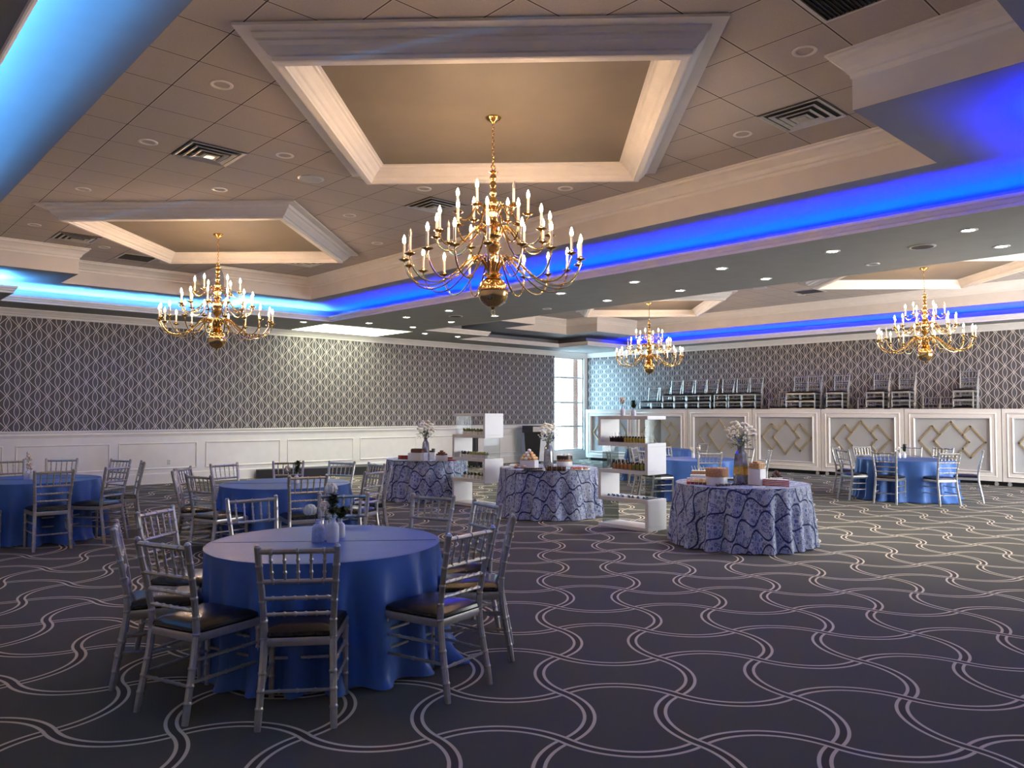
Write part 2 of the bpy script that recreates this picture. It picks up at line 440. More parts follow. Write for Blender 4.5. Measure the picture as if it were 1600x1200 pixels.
# ------------------------------------------------------------------ room shell
XR, YL, XN, YN = 20.33, 18.05, -1.2, -1.0
Z1, Z2, Z3 = 3.68, 3.97, 4.41
fl = MB(); fl.box(((XR + XN) / 2, (YL + YN) / 2, -.05), (XR - XN + .4, YL - YN + .4, .1)); struct(fl, 'floor', M_carpet)
# left wall: wallpaper above, wainscot below, window opening at the far end
WX0, WX1, WZ0, WZ1 = 18.67, 20.17, .30, 3.51
b = MB()
b.box(((XN + WX0) / 2, YL + .15, (1.19 + 4.6) / 2), (WX0 - XN, .3, 4.6 - 1.19))
struct(b, 'wall_left', M_wpL)
b = MB()
b.box(((XN + WX0) / 2, YL + .15, .595), (WX0 - XN, .3, 1.19))
b.box(((WX0 + WX1) / 2, YL + .15, WZ0 / 2), (WX1 - WX0, .3, WZ0)); b.box(((WX0 + WX1) / 2, YL + .15, (WZ1 + 4.6) / 2), (WX1 - WX0, .3, 4.6 - WZ1))
b.box(((WX1 + XR + .3) / 2, YL + .15, 2.3), (XR + .3 - WX1, .3, 4.6))
struct(b, 'wall_left_wainscot', M_wains)
b = MB(); run(b, (XN, YL), (WX0, YL), [(0, 1.07), (.012, 1.075), (.02, 1.10), (.035, 1.12), (.03, 1.16), (.05, 1.185), (.05, 1.205), (.0, 1.215)], (0, -1)); struct(b, 'trim_1', M_wains)
b = MB(); run(b, (XN, YL), (WX0, YL), [(0, .24), (.014, .235), (.02, .215), (.02, .02), (.03, .015), (.03, 0)], (0, -1))
run(b, (WX0, YL), (XR, YL), [(0, .16), (.02, .15), (.02, 0)], (0, -1)); struct(b, 'baseboard_left', M_wains)
# picture-frame mouldings of the wainscot
b = MB()
fr = [(1.1, 2.95), (3.159, 4.90), (5.065, 6.755), (6.95, 8.81), (9.0, 10.90), (11.1, 12.96), (13.16, 15.02), (15.22, 16.9), (17.1, 18.45)]
for x0, x1 in fr:
    p = [(x0, .325), (x1, .325), (x1, .923), (x0, .923)]
    rings = []
    for d, o in ((0, 0), (.004, .014), (.016, .020), (.028, .012), (.034, 0)):
        rings.append([(x, YL - o, z) for x, z in offset(p, d)])
    b.loft(rings)
struct(b, 'trim_2', M_wains, smooth=True)
# right wall (behind the partition), near walls
b = MB(); b.box((XR + .15, (YL + YN) / 2 + .0, 2.3), (.3, YL - YN, 4.6)); struct(b, 'wall_right', M_wpR)
b = MB(); b.box((XN - .15, (YL + YN) / 2, 2.3), (.3, YL - YN + .6, 4.6)); struct(b, 'wall_entrance', M_wains)
b = MB(); wx = [XN - .3, 12.6, 15.2, 16.2, 18.8, XR + .3]
for i in range(0, 5, 2): b.box(((wx[i] + wx[i + 1]) / 2, YN - .15, 2.3), (wx[i + 1] - wx[i], .3, 4.6))
for i in (1, 3):
    b.box(((wx[i] + wx[i + 1]) / 2, YN - .15, .175), (2.6, .3, .35)); b.box(((wx[i] + wx[i + 1]) / 2, YN - .15, 3.925), (2.6, .3, 1.35))
struct(b, 'wall_back', M_wains)
for k, i in enumerate((1, 3)):  # unseen windows, assumed here to light the right side of the room
    cx = (wx[i] + wx[i + 1]) / 2; e = empty('window_%d' % (k + 2), (cx, YN - .1, 1.8)); e['kind'] = 'structure'
    b = MB()
    for sx in (-1.27, 0, 1.27): b.box((sx, 0, 0), (.06, .06, 2.9))
    for sz in (-1.42, 0, 1.42): b.box((0, 0, sz), (2.6, .05, .06))
    b.build('window_frame', M_white, e, False)
# visible corner window
e = empty('window_1', (0, YL + .1, 0)); e['kind'] = 'structure'
b = MB()
for x in (WX0 + .02, WX1 - .03): b.box((x, 0, (WZ0 + WZ1) / 2), (.05, .08, WZ1 - WZ0))
for z in (WZ0 + .02, WZ1 - .02): b.box(((WX0 + WX1) / 2, 0, z), (WX1 - WX0, .08, .05))
for z in (1.13, 1.95, 2.81): b.box(((WX0 + WX1) / 2, 0, z), (WX1 - WX0 - .06, .07, .055))
b.build('window_frame', M_chrome, e, False)
b = MB(); b.box(((WX0 + WX1) / 2, .02, (WZ0 + WZ1) / 2), (WX1 - WX0 - .04, .008, WZ1 - WZ0 - .04)); b.build('pane', M_pane, e, False)
# ceiling-height crown at the walls
wc = [(0, 3.525), (.012, 3.535), (.02, 3.565), (.045, 3.58), (.06, 3.605), (.10, 3.64), (.115, 3.655), (.135, 3.66), (.135, Z1)]
b = MB(); run(b, (XN, YL), (XR, YL), wc, (0, -1)); struct(b, 'trim_3', M_white)
b = MB(); run(b, (XR, YL), (XR, YN), wc, (-1, 0)); struct(b, 'trim_4', M_white)

# ceiling trays -----------------------------------------------------------------
def ring12(x0, x1, y0, y1, ax0, ax1, ay0, ay1):
    return [(ax0, ay0), (ax1, ay0), (ax1, y0), (x1, y0), (x1, y1), (ax1, y1), (ax1, ay1), (ax0, ay1), (ax0, y1), (x0, y1), (x0, y0), (ax0, y0)]
F1 = ring12(1.58, 7.78, 2.52, 14.63, 3.42, 5.94, 1.27, 15.85)
L1 = ring12(.79, 8.83, 1.47, 15.68, 2.65, 6.72, .22, 16.9)
def mirror(p): return [(XR - x, y) for x, y in reversed(p)]
F2, L2 = mirror(F1), mirror(L1)
b = MB(); xs = [XN, XR] + [p[0] for p in L1 + L2]; ys = [YN, YL] + [p[1] for p in L1 + L2]
cells(b, xs, ys, Z1, lambda x, y: not inside(L1, x, y) and not inside(L2, x, y)); struct(b, 'ceiling_soffit', M_soffit)
b = MB(); b.box(((XR + XN) / 2, (YL + YN) / 2, 4.65), (XR - XN + .6, YL - YN + .6, .1)); struct(b, 'ceiling_roof_slab', M_fascia)
for k, (F, L) in enumerate(((F1, L1), (F2, L2))):
    b = MB(); cells(b, [p[0] for p in F], [p[1] for p in F], Z3, lambda x, y: inside(F, x, y)); struct(b, 'ceiling' if k == 0 else 'ceiling_second_tray', M_tile)
    b = MB(); sweep(b, F, [(0, Z3), (0, Z2)]); struct(b, 'ceiling_fascia', M_fascia)
    b = MB(); sweep(b, F, [(0, Z3 - .20), (.010, Z3 - .19), (.014, Z3 - .16), (.03, Z3 - .15), (.05, Z3 - .11), (.10, Z3 - .06), (.125, Z3 - .045), (.13, Z3 - .02), (.15, Z3 - .015), (.15, Z3)])
    struct(b, 'trim_%d' % (5 + k), M_white)
    b = MB(); O = offset(L, -.5)
    b.loft([[(x, y, Z2) for x, y in F], [(x, y, Z2) for x, y in O], [(x, y, Z1 + .03) for x, y in O], [(x, y, Z1 + .02) for x, y in offset(L, -.02)]]); struct(b, 'ceiling_cove', M_cove)
    b = MB(); sweep(b, L, [(-.01, Z1), (0, Z1 - .004), (.012, Z1), (.014, Z1 + .03), (.03, Z1 + .04), (.045, Z1 + .075), (.06, Z1 + .085), (.065, Z1 + .12), (.02, Z1 + .122), (.0, Z1 + .03)])
    struct(b, 'trim_%d' % (7 + k), M_white)
for a, c in zip(range(12), L1):
    q0, q1 = L1[a], L1[(a + 1) % 12]
    mx, my = (q0[0] + q1[0]) / 2, (q0[1] + q1[1]) / 2
    deepblue = mx > 6.6 and my < 15.6
    led((*q0, 0), (*q1, 0), BLUE if deepblue else SKYB, 54.0 if deepblue else 28.0)
for a in range(12):
    q0, q1 = L2[a], L2[(a + 1) % 12]
    mx, my = (q0[0] + q1[0]) / 2, (q0[1] + q1[1]) / 2
    if mx > 19 and my < 15.0: led((*q0, 0), (*q1, 0), BLUE, 54.0)

# dropped diamond frames with painted panel ------------------------------------------
def coffer(cx, cy, k):
    def sq(h): return [(cx, cy - h * 1.41421), (cx + h * 1.41421, cy), (cx, cy + h * 1.41421), (cx - h * 1.41421, cy)]
    b = MB(); sweep(b, sq(1.77), [(0, Z3 - .001), (0, Z3 - .022), (.10, Z3 - .022), (.105, Z3 - .03), (.115, Z3 - .06), (.135, Z3 - .07), (.15, Z3 - .10), (.185, Z3 - .135), (.195, Z3 - .15), (.215, Z3 - .155), (.22, Z3 - .185), (.235, Z3 - .19)])
    sweep(b, sq(1.535), [(0, Z3 - .19), (.055, Z3 - .195), (.06, Z3 - .18), (.075, Z3 - .17), (.085, Z3 - .14), (.105, Z3 - .13), (.13, Z3 - .10), (.165, Z3 - .075), (.175, Z3 - .06), (.195, Z3 - .055), (.2, Z3 - .04), (.225, Z3 - .035), (.225, Z3 - .02)])
    struct(b, 'trim_%d' % k, M_white)
    b = MB(); q = sq(1.32); b.add([(x, y, Z3 - .03) for x, y in q], [(3, 2, 1, 0)]); struct(b, 'ceiling_coffer_panel', M_coffer)
CHX = [4.69, XR - 4.69]; CHY = [5.33, 11.8]
for i, x in enumerate(CHX):
    for j, y in enumerate(CHY): coffer(x, y, 9 + 2 * i + j)

# ------------------------------------------------------------------ chandeliers
def make_chandelier(label):
    t = empty('chandelier', (0, 0, 0), 0, label, 'chandelier', 'brass chandeliers')
    b = MB(); z0 = 4.38
    b.lathe([(.075, 0), (.078, -.012), (.06, -.03), (.03, -.042), (.012, -.06)], (0, 0, z0), 20); b.build('canopy', M_brass, t)
    b = MB(); z = z0 - .06; i = 0
    while z > 3.945:
        b.torus((0, 0, z - .022), .011, .0032, 'x' if i % 2 else 'y', 10, 5, 1.7); z -= .031; i += 1
    b.build('chain', M_brass, t)
    b = MB(); b.torus((0, 0, 3.905), .026, .006, 'y', 16, 6); b.build('hanging_loop', M_brass, t)
    b = MB()
    pr = [(.012, 3.88), (.045, 3.862), (.018, 3.845), (.03, 3.82), (.034, 3.80), (.018, 3.775), (.03, 3.755), (.032, 3.735), (.014, 3.71), (.028, 3.69), (.036, 3.67), (.03, 3.65), (.014, 3.63), (.03, 3.615), (.046, 3.585), (.052, 3.56), (.04, 3.53), (.02, 3.515),
          (.055, 3.50), (.06, 3.47), (.045, 3.44), (.05, 3.41), (.062, 3.385), (.05, 3.36), (.028, 3.34), (.045, 3.325), (.075, 3.30), (.08, 3.26), (.06, 3.23), (.055, 3.20), (.075, 3.175), (.06, 3.13), (.022, 3.09), (.018, 3.05), (.035, 3.02), (.06, 3.0), (.05, 2.97), (.045, 2.93), (.085, 2.905), (.095, 2.89), (.06, 2.875), (.03, 2.86)]
    b.lathe(pr, (0, 0, 0), 20); b.build('spindle', M_brass, t)
    b = MB(); b.lathe([(.145 * math.sin(PI * q / 14), 2.735 + .145 * math.cos(PI * q / 14)) for q in range(1, 14)], (0, 0, 0), 26); o = b.build('globe', M_brass, t)
    b = MB(); b.lathe([(.1445, 2.752), (.152, 2.744), (.1445, 2.736)], (0, 0, 0), 26, False); b.build('globe_band', M_brass, o)
    b = MB(); b.lathe([(.03, 2.61), (.014, 2.60), (.02, 2.585), (.008, 2.57)], (0, 0, 0), 12); b.torus((0, 0, 2.545), .022, .0045, 'y', 14, 6); b.build('finial', M_brassdk, t)
    tiers = [(18, [(.05, 2.93), (.10, 3.02), (.17, 3.055), (.25, 3.01), (.36, 2.90), (.48, 2.815), (.60, 2.785), (.71, 2.81), (.78, 2.88), (.815, 2.96), (.82, 2.99)], 0.0),
             (12, [(.05, 3.22), (.08, 3.30), (.14, 3.34), (.20, 3.30), (.28, 3.205), (.37, 3.14), (.45, 3.135), (.51, 3.18), (.53, 3.235)], .13),
             (6, [(.04, 3.44), (.07, 3.52), (.12, 3.55), (.17, 3.51), (.21, 3.44), (.26, 3.405), (.31, 3.42), (.33, 3.455)], .3)]
    def smooth_path(p):
        out = []
        for i in range(len(p) - 1):
            a0, a1, a2, a3 = p[max(i - 1, 0)], p[i], p[i + 1], p[min(i + 2, len(p) - 1)]
            for s in (0, .34, .67):
                f = lambda k: .5 * (2 * a1[k] + (a2[k] - a0[k]) * s + (2 * a0[k] - 5 * a1[k] + 4 * a2[k] - a3[k]) * s * s + (3 * a1[k] - a0[k] - 3 * a2[k] + a3[k]) * s ** 3)
                out.append((f(0), 0, f(1)))
        out.append((p[-1][0], 0, p[-1][1])); return out
    for ti, (n, path, ph) in enumerate(tiers):
        sp = smooth_path(path); re, ze = path[-1]
        b = MB(); b.tube(sp, .0085, 6)
        # small scroll leaf near the root
        b.tube([(path[1][0], 0, path[1][1]), (path[1][0] + .05, 0, path[1][1] + .035), (path[1][0] + .085, 0, path[1][1] + .0), (path[1][0] + .06, 0, path[1][1] - .03)], [.006, .007, .007, .003], 6)
        b.lathe([(.008, -.004), (.012, .006), (.03, .010), (.052, .022), (.048, .026), (.012, .018), (.018, .03), (.018, .045), (.013, .05)], (re, 0, ze), 12)
        arm = b.build('arm', M_brass, t)
        b = MB(); b.lathe([(.0125, .045), (.0125, .174)], (re, 0, ze), 10); cs = b.build('candle_sleeve', M_candle, arm)
        b = MB(); b.lathe([(.008, .172), (.0135, .188), (.0155, .199), (.0135, .215), (.008, .233), (.002, .250)], (re, 0, ze), 10); bu = b.build('bulb', M_bulb, arm)
        arm.rotation_euler = (0, 0, ph); first = arm
        for i in range(1, n):
            c = dup(first, parent=t, rz=ph + 2 * PI * i / n)
    return t
ch0 = make_chandelier('brass candle chandelier hanging in the diamond recess before the blue cove, largest of the four')
ch0.location = (CHX[0], CHY[0], 0); ch0.rotation_euler = (0, 0, .1)
dup(ch0, (CHX[0], CHY[1], 0), .28, 'brass candle chandelier in front of the patterned wall and pale blue cove')
dup(ch0, (CHX[1], CHY[0], 0), .47, 'brass candle chandelier over the gold diamond partition, beyond the downlight beam')
dup(ch0, (CHX[1], CHY[1], 0), .05, 'brass candle chandelier beside the tall corner window, smallest of the four')
# a few bulbs are burnt out
dead = 0
for o in list(C.objects):
    if o.name.startswith('bulb') and random.random() < .06:
        o.data = o.data.copy(); o.data.materials[0] = M_bulboff; dead += 1; o['label'] = 'unlit clear candle bulb'

# ------------------------------------------------------------------ ceiling fittings
def can(x, y, z, lit, label, group, spot=False):
    t = empty('recessed_downlight', (x, y, z), 0, label, 'downlight', group)
    b = MB(); b.lathe([(.062, .03), (.066, -.004), (.082, -.010), (.094, -.006), (.096, 0)], (0, 0, 0), 24, False); b.build('trim_ring', M_white, t)
    b = MB(); b.lathe([(.001, .0), (.062, .0), (.064, .02)], (0, 0, .004 if not lit else -.003), 24, False); b.build('lens', M_lens if lit else M_lensoff, t)
    if lit:
        l = bpy.data.lights.new('downlight_beam', 'SPOT'); l.energy = 70; l.color = (1, .97, .84); l.spot_size = 1.75; l.spot_blend = .9; l.shadow_soft_size = .06
        o = bpy.data.objects.new('downlight_beam', l); C.objects.link(o); o.parent = t; o.location = (0, 0, -.03)
    return t
rows = [2.80, 4.36, 5.97, 7.54, 9.14, 10.7, 12.27, 13.77, 15.27]
for i, y in enumerate(rows):
    can(9.61, y, Z1, True, 'lit downlight, %s from the camera in the beam row along the blue cove' % ORD[i], 'beam downlights')
    can(10.85, y, Z1, i not in (1, 5), '%s downlight, %s from the camera in the beam row away from the cove' % ('lit' if i not in (1, 5) else 'unlit', ORD[i]), 'beam downlights')
for x, y, l in ((8.4, 16.12, 'left of the glowing ceiling panel'), (11.96, 16.29, 'just right of the glowing ceiling panel'), (13.12, 16.36, 'farthest along the soffit toward the corner window')):
    can(x, y, Z1, True, 'lit round downlight in the far soffit, ' + l, 'soffit downlights')
offs = [(2.56, 6.42), (2.56, 8.32), (2.52, 10.66), (2.48, 13.2), (3.79, 7.74), (3.78, 9.5), (5.61, 2.74), (6.85, 4.0), (6.92, 6.5), (5.64, 7.72), (5.64, 9.5), (6.92, 10.76), (3.70, 14.2), (6.75, 13.08)]
for i, (x, y) in enumerate(offs):
    nm = ['nearest the broad sky blue cove', 'beside the shiny square air diffuser', 'farther along the left tile row past the diffuser', 'at the far left end of the tile ceiling', 'left of the big diamond frame', 'before the smaller diamond frame', 'behind the photographer side of the notched corner, casting a shadow', 'beside the air diffuser right of the big diamond frame',
          'above the main chandelier candles on the right', 'left of the main chandelier top', 'between the two diamond frames', 'right of the smaller diamond frame', 'by the far dark return grille', 'right of the smaller chandelier by the crown']
    can(x, y, Z3, False, 'unlit round ceiling can light ' + nm[i], 'unlit tile ceiling lights')
for x, y, l in ((14.5, 8.3, 'between the diamond frames beyond the beam'), (17.3, 8.6, 'over the partition side of the second tray')):
    can(x, y, Z3, False, 'unlit round ceiling can light ' + l, 'unlit tile ceiling lights')
def speaker(x, y, z, label):
    t = empty('ceiling_speaker', (x, y, z), 0, label, 'speaker', 'round ceiling speakers')
    b = MB(); b.lathe([(.125, -.012), (.14, -.014), (.155, -.004), (.155, 0)], (0, 0, 0), 28, False); b.build('rim', M_chrome, t)
    b = MB(); b.lathe([(.001, -.014), (.126, -.012)], (0, 0, 0), 28, False); b.build('grille', M_grille if z < 4 else M_lensoff, t)
speaker(10.14, 3.47, Z1, 'round dark ceiling speaker in the beam, near the camera'); speaker(10.27, 12.88, Z1, 'round dark ceiling speaker in the far end of the beam')
speaker(4.40, 8.3, Z3, 'round pale ceiling speaker between the diamond frames'); speaker(4.95, 14.8, Z3, 'round ceiling speaker near the far left crown')
speaker(15.65, 8.75, Z3, 'round ceiling speaker in the tray beyond the beam')
def diffuser(x, y, label, m=None):
    t = empty('air_diffuser', (x, y, Z3), 0, label, 'air vent', 'ceiling air diffusers'); m = m or M_chrome
    b = MB()
    for h, z in ((.295, -.012), (.225, -.022), (.155, -.030), (.085, -.036)):
        q = [(-h, -h), (h, -h), (h, h), (-h, h)]
        sweep(b, q, [(0, z), (.012, z - .006), (.038, z + .006), (.04, z + .012), (0, z + .004)])
    b.build('louvre_rings', m, t, False)
    b = MB(); b.box((0, 0, -.004), (.59, .59, .006)); b.build('dark_throat', M_grille, t, False)
    b = MB(); b.box((0, 0, -.038), (.10, .10, .006)); b.build('centre_plate', m, t, False)
diffuser(3.165, 8.245, 'shiny square four-way air diffuser between the left can lights'); diffuser(3.165, 13.73, 'square air diffuser at the far left of the tile ceiling')
diffuser(6.825, 3.365, 'square air diffuser right of the big diamond frame'); diffuser(6.21, 8.245, 'square air diffuser behind the main chandelier'); diffuser(6.825, 13.12, 'square air diffuser right of the smaller chandelier')
def grille(x, y, label):
    t = empty('return_grille', (x, y, Z3), 0, label, 'air vent', 'dark return grilles')
    b = MB(); q = [(-.295, -.295), (.295, -.295), (.295, .295), (-.295, .295)]; sweep(b, q, [(0, 0), (0, -.012), (.03, -.014), (.03, 0)]); b.build('frame', M_chrome, t, False)
    b = MB()
    for i in range(18): b.box((0, -.26 + i * .0305, -.008), (.53, .008, .012))
    b.box((0, 0, -.002), (.54, .54, .003)); b.build('slats', M_grille, t, False)
grille(4.385, 14.75, 'dark square return grille by the far left crown'); grille(5.0, 2.14, 'dark square return grille near the top of the big diamond frame')
grille(16.95, 8.25, 'dark square return grille in the tray beyond the beam')
t = empty('lit_ceiling_panel', (10.16, 16.95, Z1), 0, 'glowing pale yellow rectangular ceiling panel in the far soffit', 'light panel')
b = MB(); b.box((0, 0, -.004), (2.5, 1.72, .008)); b.build('diffuser_sheet', M_panel, t, False)
b = MB(); sweep(b, [(-1.26, -.87), (1.26, -.87), (1.26, .87), (-1.26, .87)], [(0, 0), (0, -.012), (.03, -.012), (.03, 0)]); b.build('frame', M_white, t, False)

# ------------------------------------------------------------------ diamond partition, stage behind it
PX = 19.5
edges = [17.39, 15.36, 13.32, 11.18, 9.21, 7.15, 5.11, 3.06, 1.0]
b = MB(); b.box(((PX + .14 + XR) / 2, 9.1, .54), (XR - PX - .14, 16.4, 1.08)); struct(b, 'floor_stage_deck', M_black)
def partition(y1, y0, label):
    cy, hw = (y0 + y1) / 2, (y1 - y0) / 2 - .008
    t = empty('partition_panel', (PX, cy, 0), 0, label, 'partition', 'diamond partition panels')
    z0, z1 = .10, 1.71; iy, iz0, iz1 = hw - .19, .29, 1.52
    b = MB()
    for s in (-1, 1): b.box((.05, s * (hw + iy) / 2, (z0 + z1) / 2), (.10, hw - iy, z1 - z0))
    b.box((.05, 0, (z0 + iz0) / 2), (.10, 2 * iy, iz0 - z0)); b.box((.05, 0, (z1 + iz1) / 2), (.10, 2 * iy, z1 - iz1)); b.build('frame', M_white, t, False)
    b = MB()
    for e, k in ((.0, .03), (.10, .018)):
        q = [(-iy - e, iz0 - e), (iy + e, iz0 - e), (iy + e, iz1 + e), (-iy - e, iz1 + e)]
        b.loft([[(-o, y, z) for y, z in offset(q, d)] for d, o in ((0, 0), (.006, k * .6), (.02, k), (.032, k * .5), (.038, -.002 if e else -.04))])
    b.build('moulding', M_white, t)
    b = MB(); b.box((.065, 0, (iz0 + iz1) / 2), (.03, 2 * iy, iz1 - iz0)); b.build('grey_inset', M_graypanel, t, False)
    zc, a, h = .955, .37, .45; rw, rt = .017, .03
    def bar(mb, p, q):
        p, q = Vector(p), Vector(q); d = (q - p).normalized(); nn = Vector((-d.y, d.x)) * rw; p -= d * rw; q += d * rw
        pts = [p + nn, q + nn, q - nn, p - nn]
        mb.loft([[(.05 - k, x, z) for x, z in pts] for k in (0, rt)], True, True)
    b = MB(); P = [(0, zc + h), (a, zc), (0, zc - h), (-a, zc)]
    for i in range(4): bar(b, P[i], P[(i + 1) % 4])
    b.build('centre_diamond', M_gold, t, False)
    for s in (-1, 1):
        c0, aa, hh = s * .40, .30, .35; b = MB()
        bar(b, (c0, zc + hh), (c0 + s * aa, zc)); bar(b, (c0 + s * aa, zc), (c0, zc - hh))
        for sg in (1, -1):             # inner edges stop at the centre diamond
            lo, hi = 0.0, 1.0
            for _ in range(30):
                m = (lo + hi) / 2; y = c0 - s * aa * m; z = hh * (1 - m)
                if abs(y) / a + z / h > 1: lo = m
                else: hi = m
            bar(b, (c0, zc + sg * hh), (c0 - s * aa * lo, zc + sg * hh * (1 - lo)))
        b.build('side_diamond', M_gold, t, False)
    for s in (-1, 1):
        b = MB(); b.tube([(.05 - .02, s * (hw - .12), .04), (.05 + .02, s * (hw - .12), .04)], .04, 12); b.box((.05, s * (hw - .12), .085), (.06, .05, .03)); b.build('caster', M_chrome, t)
pl = ['beside the tall corner window, tinted blue', 'behind the nearer display shelf and table behind it', 'behind the guest table partly hidden by the nearest buffet vase', 'directly right of the bouquet on the nearest buffet', 'behind the left half of the right guest table', 'behind the right half of the right guest table', 'cut by the right edge of the view', 'nearest the room end']
for i in range(7): partition(edges[i], edges[i + 1], 'grey gold-diamond partition panel ' + pl[i])

# ------------------------------------------------------------------ chairs
SEG = [.12, .24, .36]
def chair_parts(sink):
    """Chiavari-type chair: local +y faces the table, origin on the floor under the seat centre. sink(name, mb, mat)."""
    sw_f, sw_b, d = .205, .175, .20
    for s in (-1, 1):
        pts = [(s * .190, -d - .075, 0), (s * .186, -d - .058, .10), (s * .182, -d - .04, .19), (s * .176, -d - .012, .34), (s * sw_b, -d, .45), (s * .176, -d - .006, .54), (s * .184, -d - .03, .68), (s * .194, -d - .062, .82), (s * .199, -d - .085, .925)]
        P2, R2 = [], []
        rings = [.105, .19, .275, .445, .535, .64, .745, .83]
        zs = sorted(set([0, .06, .15, .23, .34, .40, .49, .59, .69, .79, .87, .925] + [r + o for r in rings for o in (-.013, -.008, -.004, .004, .008, .013)]))
        for z in zs:
            for i in range(len(pts) - 1):
                if pts[i][2] <= z <= pts[i + 1][2]:
                    f = (z - pts[i][2]) / (pts[i + 1][2] - pts[i][2]); P2.append(Vector(pts[i]).lerp(Vector(pts[i + 1]), f)); break
            bead = any(abs(z - r) < .005 for r in rings)
            R2.append((.0195 if z < .5 else .0175) * (1.15 if bead else 1.0 if z > .05 else .88))
        P2.append(Vector(pts[-1]) + Vector((0, 0, .004))); R2.append(.019); P2.append(Vector(pts[-1]) + Vector((0, -.002, .016))); R2.append(.010)
        b = MB(); b.tube(P2, R2, 8); sink('leg', b, M_silver)
        b = MB(); b.rail((s * sw_f, d, 0), (s * sw_f, d, .43), .0165, (.28, .46, .66, .9), 8, .019); sink('leg', b, M_silver)
    # seat frame with rounded corners
    b = MB(); q = [(-sw_b, -d), (sw_b, -d), (sw_f, d), (-sw_f, d)]
    sweep(b, q, [(-.012, .405), (-.016, .43), (-.012, .448), (.02, .448), (.02, .405), (-.012, .405)])
    sink('seat_frame', b, M_silver)
    b = MB(); rings = []
    for k, z in ((.0, .448), (-.012, .458), (-.008, .475), (.02, .492), (.07, .502), (.14, .506)):
        base = [(-sw_b, -d), (sw_b, -d), (sw_f, d), (-sw_f, d)]; ring = []
        for i in range(4):
            p0, p1, p2 = Vector(base[i - 1]), Vector(base[i]), Vector(base[(i + 1) % 4])
            e1, e2 = (p0 - p1).normalized() * .035, (p2 - p1).normalized() * .035
            for t in (0, .33, .67, 1): ring.append((p1 + e1 * (1 - t) ** 2 + e2 * t * t) )
            m = (p1 + p2) / 2; ring.append(m)
        cc = Vector((0, 0)); sc_ = 1 - k / .19
        rings.append([(v.x * sc_, v.y * sc_, z) for v in ring])
    b.loft(rings, True, True); sink('seat_cushion', b, M_leather)
    bk = lambda z: (-d - .002 - .083 * max(0, (z - .47) / .45) ** 1.35, .175 + .024 * max(0, (z - .45) / .47))
    for z, r, nm in ((.905, .0145, 'top_rail'), (.745, .0125, 'back_rail'), (.655, .010, 'back_rail'), (.57, .010, 'back_rail')):
        y, x = bk(z); b = MB(); b.rail((-x, y, z), (x, y, z), r, (.15, .3, .45, .6, .75, .9) if r < .012 else (.17, .5, .83), 8); sink(nm, b, M_silver)
    for i in range(5):
        f = (i - 2) / 2.9; y0, x0 = bk(.745); y1, x1 = bk(.905); b = MB()
        b.rail((f * x0, y0, .745), (f * x1, y1, .905), .0078, (.3, .7), 6, .011); sink('spindle', b, M_silver)
    for s in (-1, 1):
        for z in (.20, .31):
            b = MB(); b.rail((s * .183, -d - .03 + (z - .2) * .15, z + .005), (s * sw_f, d, z), .0095, (.25, .5, .75), 6); sink('stretcher', b, M_silver)
    b = MB(); b.rail((-.183, -d - .038, .185), (.183, -d - .038, .185), .0095, (.25, .5, .75), 6); sink('stretcher', b, M_silver)
    for z in (.22, .33):
        b = MB(); b.rail((-sw_f, d, z), (sw_f, d, z), .0095, (.25, .5, .75), 6); sink('stretcher', b, M_silver)
chair0 = empty('banquet_chair', (0, 0, 0), 0, 'x', 'chair')
chair_parts(lambda n, mb, m: mb.build(n, m, chair0))
used = [False]
def place_chair(x, y, rz, label, group):
    if not used[0]:
        used[0] = True; c = chair0; c.location = (x, y, 0); c.rotation_euler = (0, 0, rz); c['label'] = label; c['group'] = group; return c
    return dup(chair0, (x, y, 0), rz, label, group)
BT = .285            # back top lies this far behind the seat centre
TZ = .745
def seat_round(center, px, py, label, group, rr=None, ang=None, twist=0.0):
    c = Vector(center)
    if ang is None:
        q = onz(px, py, .92).xy - c.xy; a = math.atan2(q.y, q.x); r = q.length
    else: a, r = ang, 1.27
    r = rr or min(max(r, 1.27), 1.42)
    rc = r - BT
    return place_chair(c.x + rc * math.cos(a), c.y + rc * math.sin(a), a + PI / 2 + twist, label, group)

